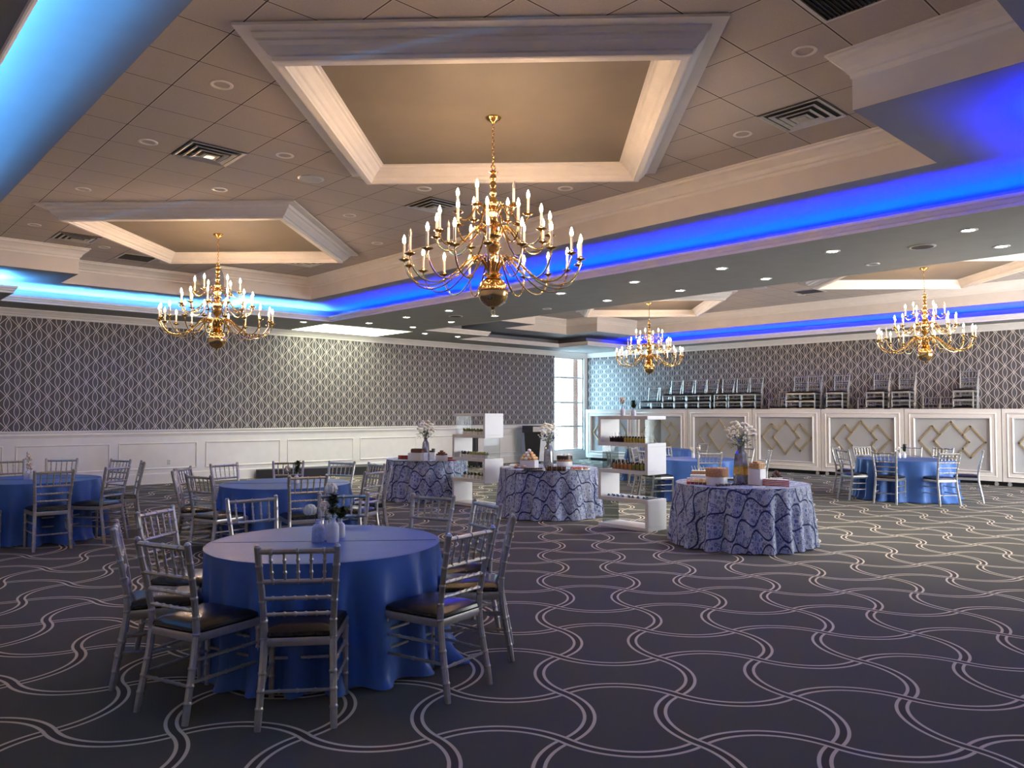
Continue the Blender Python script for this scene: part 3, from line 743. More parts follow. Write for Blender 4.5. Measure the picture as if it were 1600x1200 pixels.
# ------------------------------------------------------------------ draped tables
def cloth_mesh(R, seed, folds, amp, flare, m, name, parent, puddle=0.0, uv=False, spill=None):
    rng = random.Random(seed); n = 220
    ks = [(rng.randint(folds - 4, folds + 5), rng.uniform(0, 2 * PI), rng.uniform(.5, 1)) for _ in range(4)]
    sw = [(rng.randint(2, 5), rng.uniform(0, 2 * PI)) for _ in range(2)]
    def fold(a):
        v = sum(w_ * math.sin(k * a + p + .5 * math.sin(2 * a + p)) for k, p, w_ in ks) / 2.2
        return math.copysign(abs(v) ** .8, v)
    rings = []; uvr = []
    for r in (.0, .3, .6, .85, .95, .985): rings.append([(R * r * math.cos(2 * PI * j / n), R * r * math.sin(2 * PI * j / n), TZ) for j in range(n)]); uvr.append([(R * r * math.cos(2 * PI * j / n + 2.2), R * r * math.sin(2 * PI * j / n + 2.2)) for j in range(n)])
    zs = [.743, .735, .71, .67, .60, .52, .44, .36, .28, .20, .13, .07, .03, .012]
    for z in zs:
        t = (TZ - z) / TZ; ring = []; ur = []
        for j in range(n):
            a = 2 * PI * j / n; f = fold(a)
            grow = min(1, t * 2.0) ** 1.1
            rr = R + .004 + amp * f * grow + flare * t ** 1.5 + .012 * grow * sum(math.sin(k * a + p) for k, p in sw)
            if z < .1 and puddle: rr += puddle * (1 - z / .1) ** 2 * max(0, .4 + f)
            if spill is not None and z < .25:
                da = math.atan2(math.sin(a - spill), math.cos(a - spill)); rr += .17 * math.exp(-(da / .17) ** 2) * (1 - z / .25) ** 1.3
            ring.append((rr * math.cos(a), rr * math.sin(a), z)); dr = R + (TZ - z) * .8; ur.append((dr * math.cos(a + 2.2), dr * math.sin(a + 2.2)))
        rings.append(ring); uvr.append(ur)
    b = MB(); b.loft(rings)
    o = b.build(name, m, parent)
    if uv:
        me = o.data; ul = me.uv_layers.new(name='UVMap'); flat = [q for r_ in uvr for q in r_]
        for poly in me.polygons:
            us = [flat[me.loops[li].vertex_index] for li in poly.loop_indices]
            for li, q in zip(poly.loop_indices, us): ul.data[li].uv = q
    return o
def vase_small(x, y, label, m, h=.11, r=.035, group='small bud vases'):
    t = empty('bud_vase', (x, y, TZ), 0, label, 'vase', group)
    b = MB(); b.lathe([(r * .93, .0), (r, .006), (r * 1.02, h * .3), (r, h * .62), (r * .8, h * .75), (r * .45, h * .82), (r * .42, h * .95), (r * .55, h), (r * .42, h * .97), (r * .38, h * .8), (r * .6, h * .5), (r * .5, .01)], (0, 0, 0), 18)
    b.build('vessel', m, t); return t
def stem(x, y, z, tip, kind, label, group, seed=1):
    """flower or leafy sprig rising from (x,y,z) to z+tip"""
    rng = random.Random(seed); t = empty({'rose': 'cut_rose', 'leaf': 'leafy_sprig', 'spray': 'flower_sprig'}[kind], (x, y, z), 0, label, 'flower' if kind != 'leaf' else 'greenery', group)
    T = Vector(tip); b = MB(); b.tube([(0, 0, -.06), T * .5 + Vector((0, 0, .01)), T], .0022, 5); b.build('stem', M_green, t)
    if kind == 'rose':
        b = MB()
        for k, (rr, zz) in enumerate(((.044, 0), (.035, .014), (.022, .026))):
            for j in range(6):
                a = 2 * PI * j / 6 + k * .5
                b.ball((T.x + rr * .5 * math.cos(a), T.y + rr * .5 * math.sin(a), T.z + zz), rr * .62, 7, 5, 1.15)
        b.build('bloom', M_petal, t)
        b = MB()
        for j in range(6): a = j * 1.1; b.leaf(T * .6, (math.cos(a), math.sin(a), .4), .05, .016)
        b.build('leaves', M_green, t)
    elif kind == 'leaf':
        b = MB()
        for j in range(150):
            f = rng.uniform(.15, 1); a = rng.uniform(0, 2 * PI); b.leaf(T * f, (math.cos(a), math.sin(a), rng.uniform(.1, .9)), rng.uniform(.035, .06), .012)
        b.build('leaves', M_green, t)
    else:
        b = MB()
        for j in range(12):
            f = rng.uniform(.55, 1.1); a = rng.uniform(0, 2 * PI); q = T * f + Vector((math.cos(a), math.sin(a), 0)) * rng.uniform(.005, .03); b.ball(q, rng.uniform(.012, .024), 6, 4, 1, .2, rng)
        b.build('blooms', M_petal2, t)
        b = MB()
        for j in range(14):
            f = rng.uniform(.3, .9); a = rng.uniform(0, 2 * PI); b.leaf(T * f, (math.cos(a), math.sin(a), .5), .04, .01)
        b.build('leaves', M_sage, t)
    return t
def guest_table(center, R, seed, label, spill):
    t = empty('draped_guest_table', (center.x, center.y, 0), 0, label, 'table', 'blue guest tables')
    cl = cloth_mesh(R, seed, 17, .090, .03, M_satin, 'tablecloth', t, .06, spill=spill)
    a = math.atan2(center.y, center.x) - 1.72
    b = MB(); v = Vector((math.cos(a), math.sin(a), 0)) * R * .97; b.tube([-v + Vector((0, 0, TZ)), v + Vector((0, 0, TZ))], .0022, 6); b.build('crease', M_seam, t)
    return t
TA, TB, TC, TD, TE, TF = deep(511, 5.22), deep(449, 9.45), deep(57, 9.95), deep(1412, 14.6), deep(1092, 14.5), deep(1028, 18.4)
guest_table(TA, .765, 3, 'round guest table in blue satin cloth, largest and nearest the camera', -1.0)
guest_table(TB, .765, 4, 'round guest table in blue satin cloth behind the nearest one', None)
guest_table(TC, .765, 5, 'round guest table in blue satin cloth by the white wainscot, cut by the left edge', -1.3)
guest_table(TD, .84, 6, 'round guest table in pale lit blue satin cloth before the diamond partition', -1.9)
guest_table(TE, .765, 7, 'round guest table in blue satin cloth behind the tall vase of the nearest buffet', None)
guest_table(TF, .765, 8, 'round guest table in dark blue cloth farthest back behind the display shelf', None)
def chairs(center, g, items):
    for it in items:
        lab = 'silver chair ' + it[2]
        if it[0] is None: seat_round(center, 0, 0, lab, g, ang=it[1])
        else: seat_round(center, it[0], it[1], lab, g)
G = 'chairs around the %s table'
chairs(TA, G % 'nearest', [(470, 851, 'seen squarely from behind in front of the nearest table'), (260, 848, 'at the front left of the nearest table, shiny seat in full view'), (219, 821, 'leftmost at the nearest table, seen edge on'), (268, 799, 'at the back left of the nearest table, tilted back rail'),
   (400, 781, 'behind the nearest table, left of its flowers'), (537, 773, 'just behind the flowers of the nearest table'), (677, 776, 'at the back right of the nearest table, left of another empty one'), (759, 787, 'at the right rear of the nearest table, before the middle buffet'), (790, 805, 'rightmost at the nearest table'), (731, 832, 'at the front right of the nearest table beside a spill of cloth')])
chairs(TB, G % 'second', [(474, 742, 'seen from behind at the front of the second blue table'), (334, 742, 'at the left front of the second blue table'), (None, 2.75, 'leftmost at the second blue table'), (300, 732, 'hidden behind the leftmost chair of the second blue table'), (360, 726.5, 'at the back left of the second blue table against white wainscot'),
   (450, 724, 'behind the flowers of the second blue table'), (530, 723, 'at the back right of the second blue table before the low riser'), (577, 726, 'at the far right rear of the second blue table'), (604, 731, 'rightmost at the second blue table beside the far buffet'), (571, 737, 'at the right front of the second blue table')])
chairs(TC, G % 'left edge', [(82, 735.5, 'seen from behind at the table cut by the left edge'), (178, 730, 'at the front right of the table cut by the left edge'), (201.5, 723, 'rightmost at the table cut by the left edge'), (176, 719.5, 'half hidden at the right rear of the table cut by the left edge'), (97, 718, 'against the wainscot behind the table cut by the left edge'),
   (16, 721, 'behind the flowers of the table cut by the left edge'), (None, -2.45, 'with only its seat and front legs in view at the left edge')])
chairs(TD, G % 'partition', [(1305, 699, 'leftmost at the partition table'), (1323, 703, 'second from the left at the partition table'), (1385, 706, 'seen from behind at the front left of the partition table'), (1470, 707, 'seen from behind at the front right of the partition table'), (1519, 705, 'rightmost at the partition table'),
   (1355, 698.5, 'behind the partition table, left of its flowers'), (1422, 699, 'behind the partition table, right of its flowers'), (1474, 700, 'behind the partition table at its right end')])
chairs(TE, G % 'vase hidden', [(None, -2.42, 'seen from behind at the table beyond the nearest buffet'), (None, 2.85, 'left of the table beyond the nearest buffet, beside the display shelf'), (None, -.95, 'right of the tall vase at the table beyond the nearest buffet'), (None, -.2, 'partly behind the tall vase flowers, at the far table'), (None, 1.2, 'behind the flowers of the table beyond the nearest buffet'), (None, 1.95, 'at the left rear of the table beyond the nearest buffet')])
chairs(TF, G % 'farthest', [(None, 2.5, 'seen through the shelf glass at the farthest table, left one'), (None, -2.9, 'seen through the shelf glass, in front of the farthest table'), (None, -1.6, 'at the right of the farthest table, above the next table'), (None, 1.2, 'behind the farthest table near the partition')])
# flowers on the guest tables
def tpos(px, py): v = onz(px, py, TZ); return v.x, v.y
x, y = tpos(497, 846); vase_small(x, y, 'squat blue white vase on the left of the nearest table centre', M_bluecer, .145, .043); stem(x, y, TZ + .135, (-.045, .03, .075), 'rose', 'white rose in the left vase on the nearest table', 'nearest table flowers', 1)
x, y = tpos(520, 847); vase_small(x, y, 'smooth lavender bottle vase at the centre of the nearest table', M_ceramic, .165, .041); stem(x, y, TZ + .155, (.0, .0, .19), 'leaf', 'dark green leafy sprig in the bottle vase on the nearest table', 'nearest table flowers', 2); stem(x, y, TZ + .155, (-.01, .01, .20), 'rose', 'white rose topping the leafy sprig on the nearest table', 'nearest table flowers', 12)
x, y = tpos(531, 840); vase_small(x, y, 'pale vase half hidden behind the bottle vase on the nearest table', M_ceramic, .13, .036); stem(x, y, TZ + .12, (.012, -.008, .08), 'leaf', 'short green sprig behind the bottle vase on the nearest table', 'nearest table flowers', 3)
x, y = tpos(509, 843); vase_small(x, y, 'small white vase between the two front vases on the nearest table', M_ceramic, .13, .034); stem(x, y, TZ + .12, (.0, .01, .12), 'spray', 'cream and sage flower sprig on the nearest table', 'nearest table flowers', 4)
def pair(px1, px2, py, nm, tall, kind):
    x, y = tpos(px1, py); vase_small(x, y, 'white bud vase, left of the pair on ' + nm, M_ceramic, .10, .034); stem(x, y, TZ + .09, (-.02, .02, .10), 'spray', 'pale flower sprig in the left vase on ' + nm, 'guest table flowers', px1)
    x, y = tpos(px2, py); vase_small(x, y, 'white bud vase, right of the pair on ' + nm, M_ceramic, .11, .034); stem(x, y, TZ + .10, (.02, .0, tall), kind, 'taller sprig in the right vase on ' + nm, 'guest table flowers', px2)
pair(453, 463, 755, 'the second blue table', .16, 'leaf'); pair(49, 42, 749, 'the table cut by the left edge', .22, 'spray')
pair(1405, 1413, 715.5, 'the partition table', .15, 'leaf'); pair(1083, 1091, 715.5, 'the table beyond the nearest buffet', .12, 'spray')

# ------------------------------------------------------------------ buffet tables
def buffet(center, R, seed, label):
    t = empty('draped_buffet_table', (center.x, center.y, 0), 0, label, 'table', 'patterned buffet tables')
    cloth_mesh(R, seed, 19, .070, .06, M_paisley, 'tablecloth', t, .0, True); return t
B3, B2, B1 = deep(1157, 9.62), deep(857, 12.25), deep(667, 14.5)
buffet(B3, .80, 21, 'round buffet table in blue paisley cloth nearest the camera'); buffet(B2, .77, 22, 'round buffet table in blue paisley cloth, middle of the three'); buffet(B1, .74, 23, 'round buffet table in blue paisley cloth farthest away')
VD = math.atan2(B3.y, B3.x)           # viewing heading, handy for turning boxes to the room
def P(px, py, z=TZ): v = onz(px, py, z); return Vector((v.x, v.y, z))
def tall_vase(px, py, h, w, label, m, seed, sequin=False, bouq=None, spread=.15):
    p = P(px, py); t = empty('tall_vase', p, 0, label, 'vase', 'tall bouquet vases')
    b = MB(); b.lathe([(w * .92, 0), (w, .01), (w * 1.02, h * .2), (w * .92, h * .55), (w * .8, h * .78), (w * .5, h * .86), (w * .42, h * .9), (w * .45, h * .97), (w * .58, h), (w * .5, h * .99), (w * .38, h * .9), (w * .7, h * .76)], (0, 0, 0), 8 if sequin else 20, True)
    v = b.build('vessel', m, t, not sequin)
    if sequin:
        b = MB(); b.lathe([(w * 1.03, h * .24), (w * 1.04, h * .26), (w * .985, h * .44), (w * .975, h * .46)], (0, 0, 0), 8, False); b.build('sequin_band', M_sequin, t, False)
    rng = random.Random(seed)
    q = empty('bouquet', p + Vector((0, 0, h - .02)), 0, bouq, 'bouquet', 'buffet bouquets')
    b = MB()
    for i in range(22):
        a = rng.uniform(0, 2 * PI); r = rng.uniform(.2, 1) * spread; b.tube([(0, 0, -.1), (r * .25 * math.cos(a), r * .25 * math.sin(a), .05), (r * math.cos(a), r * math.sin(a), rng.uniform(.10, .24))], .002, 4)
    for i in range(150):
        a = rng.uniform(0, 2 * PI); r = rng.uniform(.1, .85) * spread; b.leaf((r * math.cos(a), r * math.sin(a), rng.uniform(.01, .15)), (math.cos(a), math.sin(a), rng.uniform(-.2, .8)), rng.uniform(.03, .06), .011)
    b.build('foliage', M_green, q)
    for i in range(27):
        a = 2.4 * i; el = math.sqrt((i + .5) / 27); r = spread * (.12 + .85 * el); z = .09 + .20 * math.sqrt(max(0, 1 - el * el)) + rng.uniform(-.02, .03); rr = rng.uniform(.022, .040)
        b = MB(); c = Vector((r * math.cos(a), r * math.sin(a), z))
        for k in range(6): bb = k * 1.05; b.ball(c + Vector((math.cos(bb), math.sin(bb), .2)) * rr * .4, rr * .6, 7, 5, .8)
        b.ball(c + Vector((0, 0, rr * .3)), rr * .5, 7, 5)
        b.build('bloom', M_petal if rng.random() < .8 else M_petal2, q)
    for i in range(3):
        a = rng.uniform(0, 2 * PI); r = spread * rng.uniform(.1, .6); b = MB(); b.ball((r * math.cos(a), r * math.sin(a), rng.uniform(.06, .14)), .022, 9, 6, 1, .25, rng); b.build('bloom', M_bluefl, q)
    for i in range(5):
        a = rng.uniform(0, 2 * PI); T = Vector((spread * 1.05 * math.cos(a), spread * 1.05 * math.sin(a), rng.uniform(.12, .30))); b = MB(); b.tube([(0, 0, 0), T * .6, T], .002, 4)
        for k in range(9): s = rng.uniform(.7, 1.05); b.ball(T * s + Vector((rng.uniform(-.02, .02), rng.uniform(-.02, .02), rng.uniform(-.02, .02))), .008, 5, 4)
        b.build('filler_sprig', M_petal, q)
    return t
tall_vase(1158, 756, .47, .092, 'tall faceted grey glass vase with gold sequins on the nearest buffet', M_smoke, 5, True, 'white and blue bouquet in the tall vase on the nearest buffet', .185)
tall_vase(857, 729, .40, .080, 'tall silvery glass vase on the middle buffet', M_smoke, 6, False, 'white bouquet in the vase on the middle buffet', .16)
tall_vase(665, 719.5, .41, .07, 'tall silvery glass vase on the farthest buffet', M_smoke, 9, False, 'pale bouquet in the vase on the farthest buffet', .16)
def thing_box(name, px, py, d, label, cat, m, z=TZ, rz=None, bev=.004, group=None):
    p = P(px, py, z); o = MB().box((0, 0, d[2] / 2), d, 0, bev).build(name, m)
    o.location = p; o.rotation_euler = (0, 0, VD - PI / 2 if rz is None else rz); return tag(o, label, cat, group)
def drum(name, px, py, r, h, label, cat, m, z=TZ):
    p = P(px, py, z); o = MB().lathe([(r * .98, 0), (r, .006), (r, h - .006), (r * .98, h)], (0, 0, 0), 28).build(name, m); o.location = p; return tag(o, label, cat)
# nearest buffet -------------------------------------------------------------------
drum('cake_riser', 1120, 758, .125, .105, 'round white riser under the crumb cake', 'stand', M_shelf)
o = drum('crumb_cake', 1120.5, 758, .135, .10, 'round crumb topped cake on the white riser', 'cake', M_cake); o.location.z = TZ + .105
rg = random.Random(3)
o2 = MB()
for i in range(60): a = rg.uniform(0, 2 * PI); r = .125 * math.sqrt(rg.random()); o2.ball((r * math.cos(a), r * math.sin(a), .10), .011, 6, 4, .7)
o2.build('crumb_topping', M_pastry, o)
thing_box('pastry_box', 1183, 757.5, (.155, .155, .195), 'tall white box riser under the stacked pastries', 'stand', M_shelf, rz=.05)
pc = P(1183, 757.5)
for lv in range(4):
    n = 3 if lv < 3 else 2
    for i in range(n):
        for j in range(2):
            if lv == 3 and j: continue
            q = MB().box((0, 0, .011), (.05, .07, .022), 0, .006).build('pastry_bar', M_pastry); q.location = (pc.x + (i - (n - 1) / 2) * .047 - (.0), pc.y + (j - .5) * .072 * (lv < 3), TZ + .196 + lv * .0225); q.rotation_euler = (0, 0, rg.uniform(-.08, .08))
            tag(q, 'golden pastry bar, %s, %s of the %s layer on the tall white box' % (['front', 'back'][j], ORD[i], ['bottom', 'second', 'third', 'top'][lv]), 'pastry', 'golden pastries on the tall white box')
def rowpos(p0, p1, f): return P(*p0).lerp(P(*p1), f)
for lay in range(2):
    for i in range(9):
        p = rowpos((1180, 757), (1229, 760), i / 8); t = empty('red_velvet_slice', (p.x, p.y, TZ + lay * .038), VD - PI / 2 + .1, '%s red velvet slice, %s from the left' % (['lower', 'upper'][lay], ORD[i]), 'cake slice', 'red velvet slices on the nearest buffet')
        for z, h, m, nm in ((0, .012, M_red, 'sponge_layer'), (.012, .010, M_cream, 'cream_layer'), (.022, .009, M_red, 'sponge_layer'), (.031, .010, M_cream, 'cream_layer')):
            MB().box((0, 0, z + h / 2), (.044, .10, h), 0, .0015).build(nm, m, t, False)
for i in range(5):
    for j in range(3):
        p = rowpos((1076, 756 - 2.4 * j), (1101, 757.5 - 2.4 * j), i / 4); t = empty('layered_bar', (p.x, p.y, TZ), VD - PI / 2, 'red brown bar, %s from left in the %s row beside the crumb cake' % (ORD[i], ['front', 'middle', 'back'][j]), 'dessert bar', 'layered bars on the nearest buffet')
        MB().box((0, 0, .014), (.042, .05, .028), 0, .003).build('base_layer', M_brown if i > 1 else M_red, t); MB().box((0, 0, .034), (.042, .05, .012), 0, .004).build('icing', M_pastry if i > 1 else M_petal2, t)
thing_box('dessert_tray', 1092, 747, (.22, .12, .045), 'white tray box behind the layered bars', 'tray', M_shelf)
for i in range(5):
    p = rowpos((1083, 746), (1101, 746), i / 4); q = MB().box((0, 0, .02), (.038, .06, .04), 0, .004).build('cream_square', M_cake); q.location = (p.x, p.y, TZ + .046); q.rotation_euler = (0, 0, VD - PI / 2)
    MB().box((0, 0, .046), (.038, .06, .014), 0, .005).build('icing', M_cream, q); tag(q, 'white iced square with a pick, %s from the left on the tray behind the bars' % ORD[i], 'dessert square', 'iced squares on the tray')
    b = MB(); b.tube([(0, 0, .05), (-.02, .01, .11)], .0025, 5); b.build('pick', M_cream, q)
for i in range(10):
    p = rowpos((1120, 760), (1164, 757), i / 9); b = MB(); b.tube([(0, -.07, .012), (0, -.03, .016), (0, .03, .016), (0, .07, .012)], [.008, .014, .014, .008], 7); q = b.build('chocolate_stick', M_choc); q.location = p; q.rotation_euler = (0, 0, VD - PI / 2 + rg.uniform(-.2, .2))
    tag(q, 'dark chocolate dipped stick, %s from the left in the row at the buffet front' % ORD[i], 'chocolate', 'chocolate dipped sticks')
thing_box('menu_card', 1186, 761, (.14, .09, .004), 'small white card lying in front of the red velvet slices', 'card', M_shelf, bev=.0)
thing_box('serving_block', 1213, 750, (.15, .12, .035), 'low white block under the chocolate pyramid', 'stand', M_shelf)
pc = P(1213, 750)
for lv, k in enumerate((4, 3, 2, 1)):
    for i in range(k):
        q = MB().box((0, 0, .011), (.034, .08 - lv * .014, .022), 0, .004).build('chocolate_square', M_brown if (i + lv) % 2 else M_choc); q.location = (pc.x + (i - (k - 1) / 2) * .036 * .7, pc.y - (i - (k - 1) / 2) * .036 * .7, TZ + .036 + lv * .0225); q.rotation_euler = (0, 0, -.78)
        tag(q, 'chocolate square, %s of the %s layer of the small pyramid' % (ORD[i], ['bottom', 'second', 'third', 'top'][lv]), 'chocolate', 'chocolate pyramid')
thing_box('sample_plate', 1141, 753, (.12, .10, .012), 'pale blue plate between the crumb cake and the vase', 'plate', M_napkin, bev=.003)
for i in range(6):
    p = rowpos((1137, 752.5), (1146, 752.5), i / 5); b = MB(); b.ball((0, 0, .014), .014, 8, 6, 1, .1, rg); q = b.build('truffle', M_choc); q.location = (p.x, p.y, TZ + .012); tag(q, 'dark truffle, %s on the pale blue plate' % ORD[i], 'truffle', 'truffles on the blue plate')
# middle buffet ----------------------------------------------------------------------
thing_box('pastry_box', 827, 731.5, (.24, .24, .125), 'white box riser under the cream puff pyramid on the middle buffet', 'stand', M_shelf)
pc = P(827, 731.5); rx = Vector((math.cos(VD - PI / 2), math.sin(VD - PI / 2), 0)); ry = Vector((-rx.y, rx.x, 0))
cnt = 0
for lv, k in enumerate((4, 3, 2, 1)):
    for i in range(k):
        for j in range(k):
            p = pc + rx * (i - (k - 1) / 2) * .058 + ry * (j - (k - 1) / 2) * .058; b = MB(); b.ball((0, 0, .028), .031, 8, 6, .9, .08, rg); q = b.build('cream_puff', M_pastry if rg.random() < .75 else M_cream)
            q.location = (p.x, p.y, TZ + .126 + lv * .040); cnt += 1; tag(q, 'cream puff, %s row %s place on the %s layer of the pyramid' % (ORD[j], ORD[i], ['bottom', 'second', 'third', 'top'][lv]), 'cream puff', 'cream puff pyramid')
drum('cake_riser', 882, 728, .13, .075, 'round white riser under the drip cake', 'stand', M_shelf)
t = empty('drip_cake', P(882, 728) + Vector((0, 0, .075)), 0, 'chocolate drip cake with cream dots on the middle buffet', 'cake')
MB().lathe([(.12, 0), (.125, .01), (.125, .08), (.11, .09)], (0, 0, 0), 26).build('sponge', M_cake, t)
b = MB(); n = 40; rings = []
for z, r in ((.094, .02), (.096, .10), (.09, .128)): rings.append([(r * math.cos(2 * PI * j / n), r * math.sin(2 * PI * j / n), z) for j in range(n)])
rings.append([(.130 * math.cos(2 * PI * j / n), .130 * math.sin(2 * PI * j / n), .055 - .03 * abs(math.sin(j * 1.3))) for j in range(n)]); b.loft(rings, True); b.build('chocolate_drip', M_choc, t)
for i in range(8):
    a = 2 * PI * i / 8; b = MB(); b.ball((.095 * math.cos(a), .095 * math.sin(a), .103), .017, 8, 6, 1.1); b.build('cream_dot', M_cream, t)
b = MB(); b.tube([(0, 0, .09), (0, 0, .17)], .008, 7); b.build('candle', M_cream, t)
thing_box('dark_tray', 833, 735.5, (.30, .11, .012), 'black tray of dark bars at the front of the middle buffet', 'tray', M_black, bev=.002)
for i in range(8):
    p = rowpos((821, 735), (846, 734.5), i / 7); q = MB().box((0, 0, .012), (.03, .07, .024), 0, .004).build('chocolate_bar', M_choc); q.location = (p.x, p.y, TZ + .012); q.rotation_euler = (0, 0, VD - PI / 2); tag(q, 'dark chocolate bar, %s from the left on the black tray' % ORD[i], 'chocolate', 'bars on the black tray')
def cup(p, fill, label, group, r=.024, h=.058, spoon=True, rz=0.0, clear=True):
    t = empty('dessert_cup', p, rz, label, 'dessert cup', group)
    MB().lathe([(r * .80, 0), (r, h), (r * 1.02, h), (r * .98, h - .002), (r * .78, .003)], (0, 0, 0), 12).build('cup', M_tube if clear else M_shelf, t)
    MB().lathe([(r * .76, .004), (r * .90, h * .72), (r * .6, h * .78)], (0, 0, 0), 12).build('filling', fill, t)
    if spoon: MB().tube([(0, 0, .02), (r * .7, .0, h + .05)], .0028, 5).build('spoon', M_cream, t)
    return t
for i in range(8):
    for j in range(2): cup(rowpos((854, 736 - j * 2.5), (882, 736.5 - j * 2.5), i / 7), M_brown if i % 2 else M_cake, 'brown mousse cup, %s from the left in the %s row on the middle buffet' % (ORD[i], ['front', 'back'][j]), 'mousse cups on the middle buffet', spoon=False)
p = P(905, 734); o = MB().lathe([(.15, 0), (.17, .012), (.165, .016), (.14, .008)], (0, 0, 0), 26).build('platter', M_ceramic); o.location = p; tag(o, 'white platter of berry tarts at the right of the middle buffet', 'platter')
for i in range(12):
    a = 2 * PI * i / 8; r = .11 if i < 8 else .045; a += (i >= 8) * .4
    t = empty('berry_tart', p + Vector((r * math.cos(a), r * math.sin(a), .010)), 0, 'berry tart, %s around the platter on the middle buffet' % ORD[i], 'tart', 'berry tarts on the platter')
    MB().lathe([(.024, 0), (.031, .018), (.026, .016)], (0, 0, 0), 12).build('crust', M_pastry, t); MB().ball((0, 0, .018), .023, 8, 5, .55, .1, rg).build('berries', M_red if i % 3 else M_brown, t)
thing_box('serving_bowl', 804, 730, (.16, .16, .05), 'square white bowl left of the cream puffs', 'bowl', M_ceramic, bev=.02)
for i in range(9):
    p = P(812, 732) + rx * rg.uniform(-.08, .08) + ry * rg.uniform(-.05, .05); b = MB(); b.tube([(-.04, 0, .016), (0, .008, .022), (.04, 0, .016)], [.010, .019, .010], 8); q = b.build('mini_croissant', M_pastry if i % 3 else M_brown); q.location = p + Vector((0, 0, .016 * (i // 4))); q.rotation_euler = (0, 0, rg.uniform(0, 3)); tag(q, 'small golden croissant, number %s of the heap beside the square bowl' % ORD[i], 'pastry', 'croissants beside the bowl')
thing_box('napkin_stack', 793, 731.5, (.15, .12, .02), 'stack of white napkins at the left of the middle buffet', 'napkins', M_cream)
# farthest buffet --------------------------------------------------------------------
thing_box('pastry_box', 653, 720, (.31, .2, .145), 'wide white box riser on the farthest buffet', 'stand', M_shelf)
pp = P(653, 720)
q = MB().box((0, 0, .03), (.22, .15, .06), 0, .006).build('chocolate_loaf', M_brown); q.location = pp + Vector((0, 0, .146)); q.rotation_euler = (0, 0, VD - PI / 2); tag(q, 'brown loaf cake on the wide white box', 'cake'); MB().box((0, 0, .066), (.21, .14, .012), 0, .004).build('icing', M_choc, q)
drum('cake_riser', 690, 720, .115, .10, 'round white riser under the brownie heap on the farthest buffet', 'stand', M_shelf)
pp = P(690, 720)
for lv, k in enumerate((3, 2, 1)):
    for i in range(k):
        for j in range(k):
            q = MB().box((0, 0, .014), (.05, .05, .028), rg.uniform(-.3, .3), .004).build('brownie', M_brown); q.location = pp + rx * (i - (k - 1) / 2) * .053 + ry * (j - (k - 1) / 2) * .053 + Vector((0, 0, .101 + lv * .029)); tag(q, 'brownie, %s row %s place of the %s layer on the farthest buffet' % (ORD[j], ORD[i], ['bottom', 'middle', 'top'][lv]), 'brownie', 'brownie heap')
thing_box('pastry_box', 677, 717, (.11, .11, .12), 'small white box behind the vase on the farthest buffet', 'stand', M_shelf)
for i in range(3):
    q = MB().box((0, 0, .018), (.045, .06, .036), 0, .006).build('chocolate_square', M_choc); q.location = P(677, 717) + rx * (i - 1) * .048 * (i < 2) + Vector((0, 0, .121 + (.037 if i == 2 else 0))); tag(q, 'dark chocolate square, %s on the small white box' % ORD[i], 'chocolate', 'squares on the small box')
for lay in range(2):
    for i in range(3):
        p = rowpos((703, 720), (710, 720), i / 2); t = empty('red_velvet_slice', (p.x, p.y, TZ + lay * .04), VD - PI / 2, '%s red and white slice, %s from the left on the farthest buffet' % (['lower', 'upper'][lay], ORD[i]), 'cake slice', 'red slices on the farthest buffet')
        MB().box((0, 0, .012), (.05, .09, .024), 0, .002).build('sponge_layer', M_red, t); MB().box((0, 0, .031), (.05, .09, .014), 0, .004).build('cream_layer', M_cream, t)
thing_box('dark_tray', 625, 721, (.28, .12, .012), 'black tray at the left of the farthest buffet', 'tray', M_black, bev=.002)
for i in range(6):
    for j in range(2):
        p = rowpos((624, 718.8), (637, 719), i / 5); q = MB().box((0, 0, .02), (.028, .06, .036), 0, .004).build('layered_bar', M_red if i % 2 else M_brown); q.location = (p.x, p.y, TZ + .012 + j * .037); q.rotation_euler = (0, 0, VD - PI / 2); tag(q, '%s red brown bar, %s from the left behind the black tray' % (['lower', 'upper'][j], ORD[i]), 'dessert bar', 'bars at the farthest buffet')

# ------------------------------------------------------------------ display shelves (serpentine boards with glass sides)
def shelf_unit(x0, y0, y1, label):
    """front face at x0, right end at y0 (small y), left end at y1"""
    t = empty('display_shelf', (x0, y0, 0), 0, label, 'shelf', 'white display shelves')
    D, W, T = .42, y1 - y0, .05; lv = [.025, .40, .79, 1.17, 1.545]
    for i, z in enumerate(lv): MB().box((D / 2, W / 2, z), (D, W, T), 0, .003).build('shelf_board', M_shelf, t, False)
    for i in range(4):
        h = lv[i + 1] - lv[i] - T; zc = (lv[i] + lv[i + 1]) / 2
        right = i % 2 == 0
        y = .025 if right else W - .025
        MB().box((D / 2, y, zc), (D, T, h), 0, .002).build('end_panel', M_shelf, t, False)
        y = W - .06 if right else .06
        MB().box((D / 2, y, zc), (D - .06, .008, h), 0, 0).build('glass_pane', M_glass, t, False)
    return lv
S1X, S1a, S1b = 8.42, 6.39, 7.27
S2X, S2a, S2b = 8.47, 9.82, 10.70
LV = shelf_unit(S1X, S1a, S1b, 'white zigzag display shelf with colourful dessert cups, nearer one')
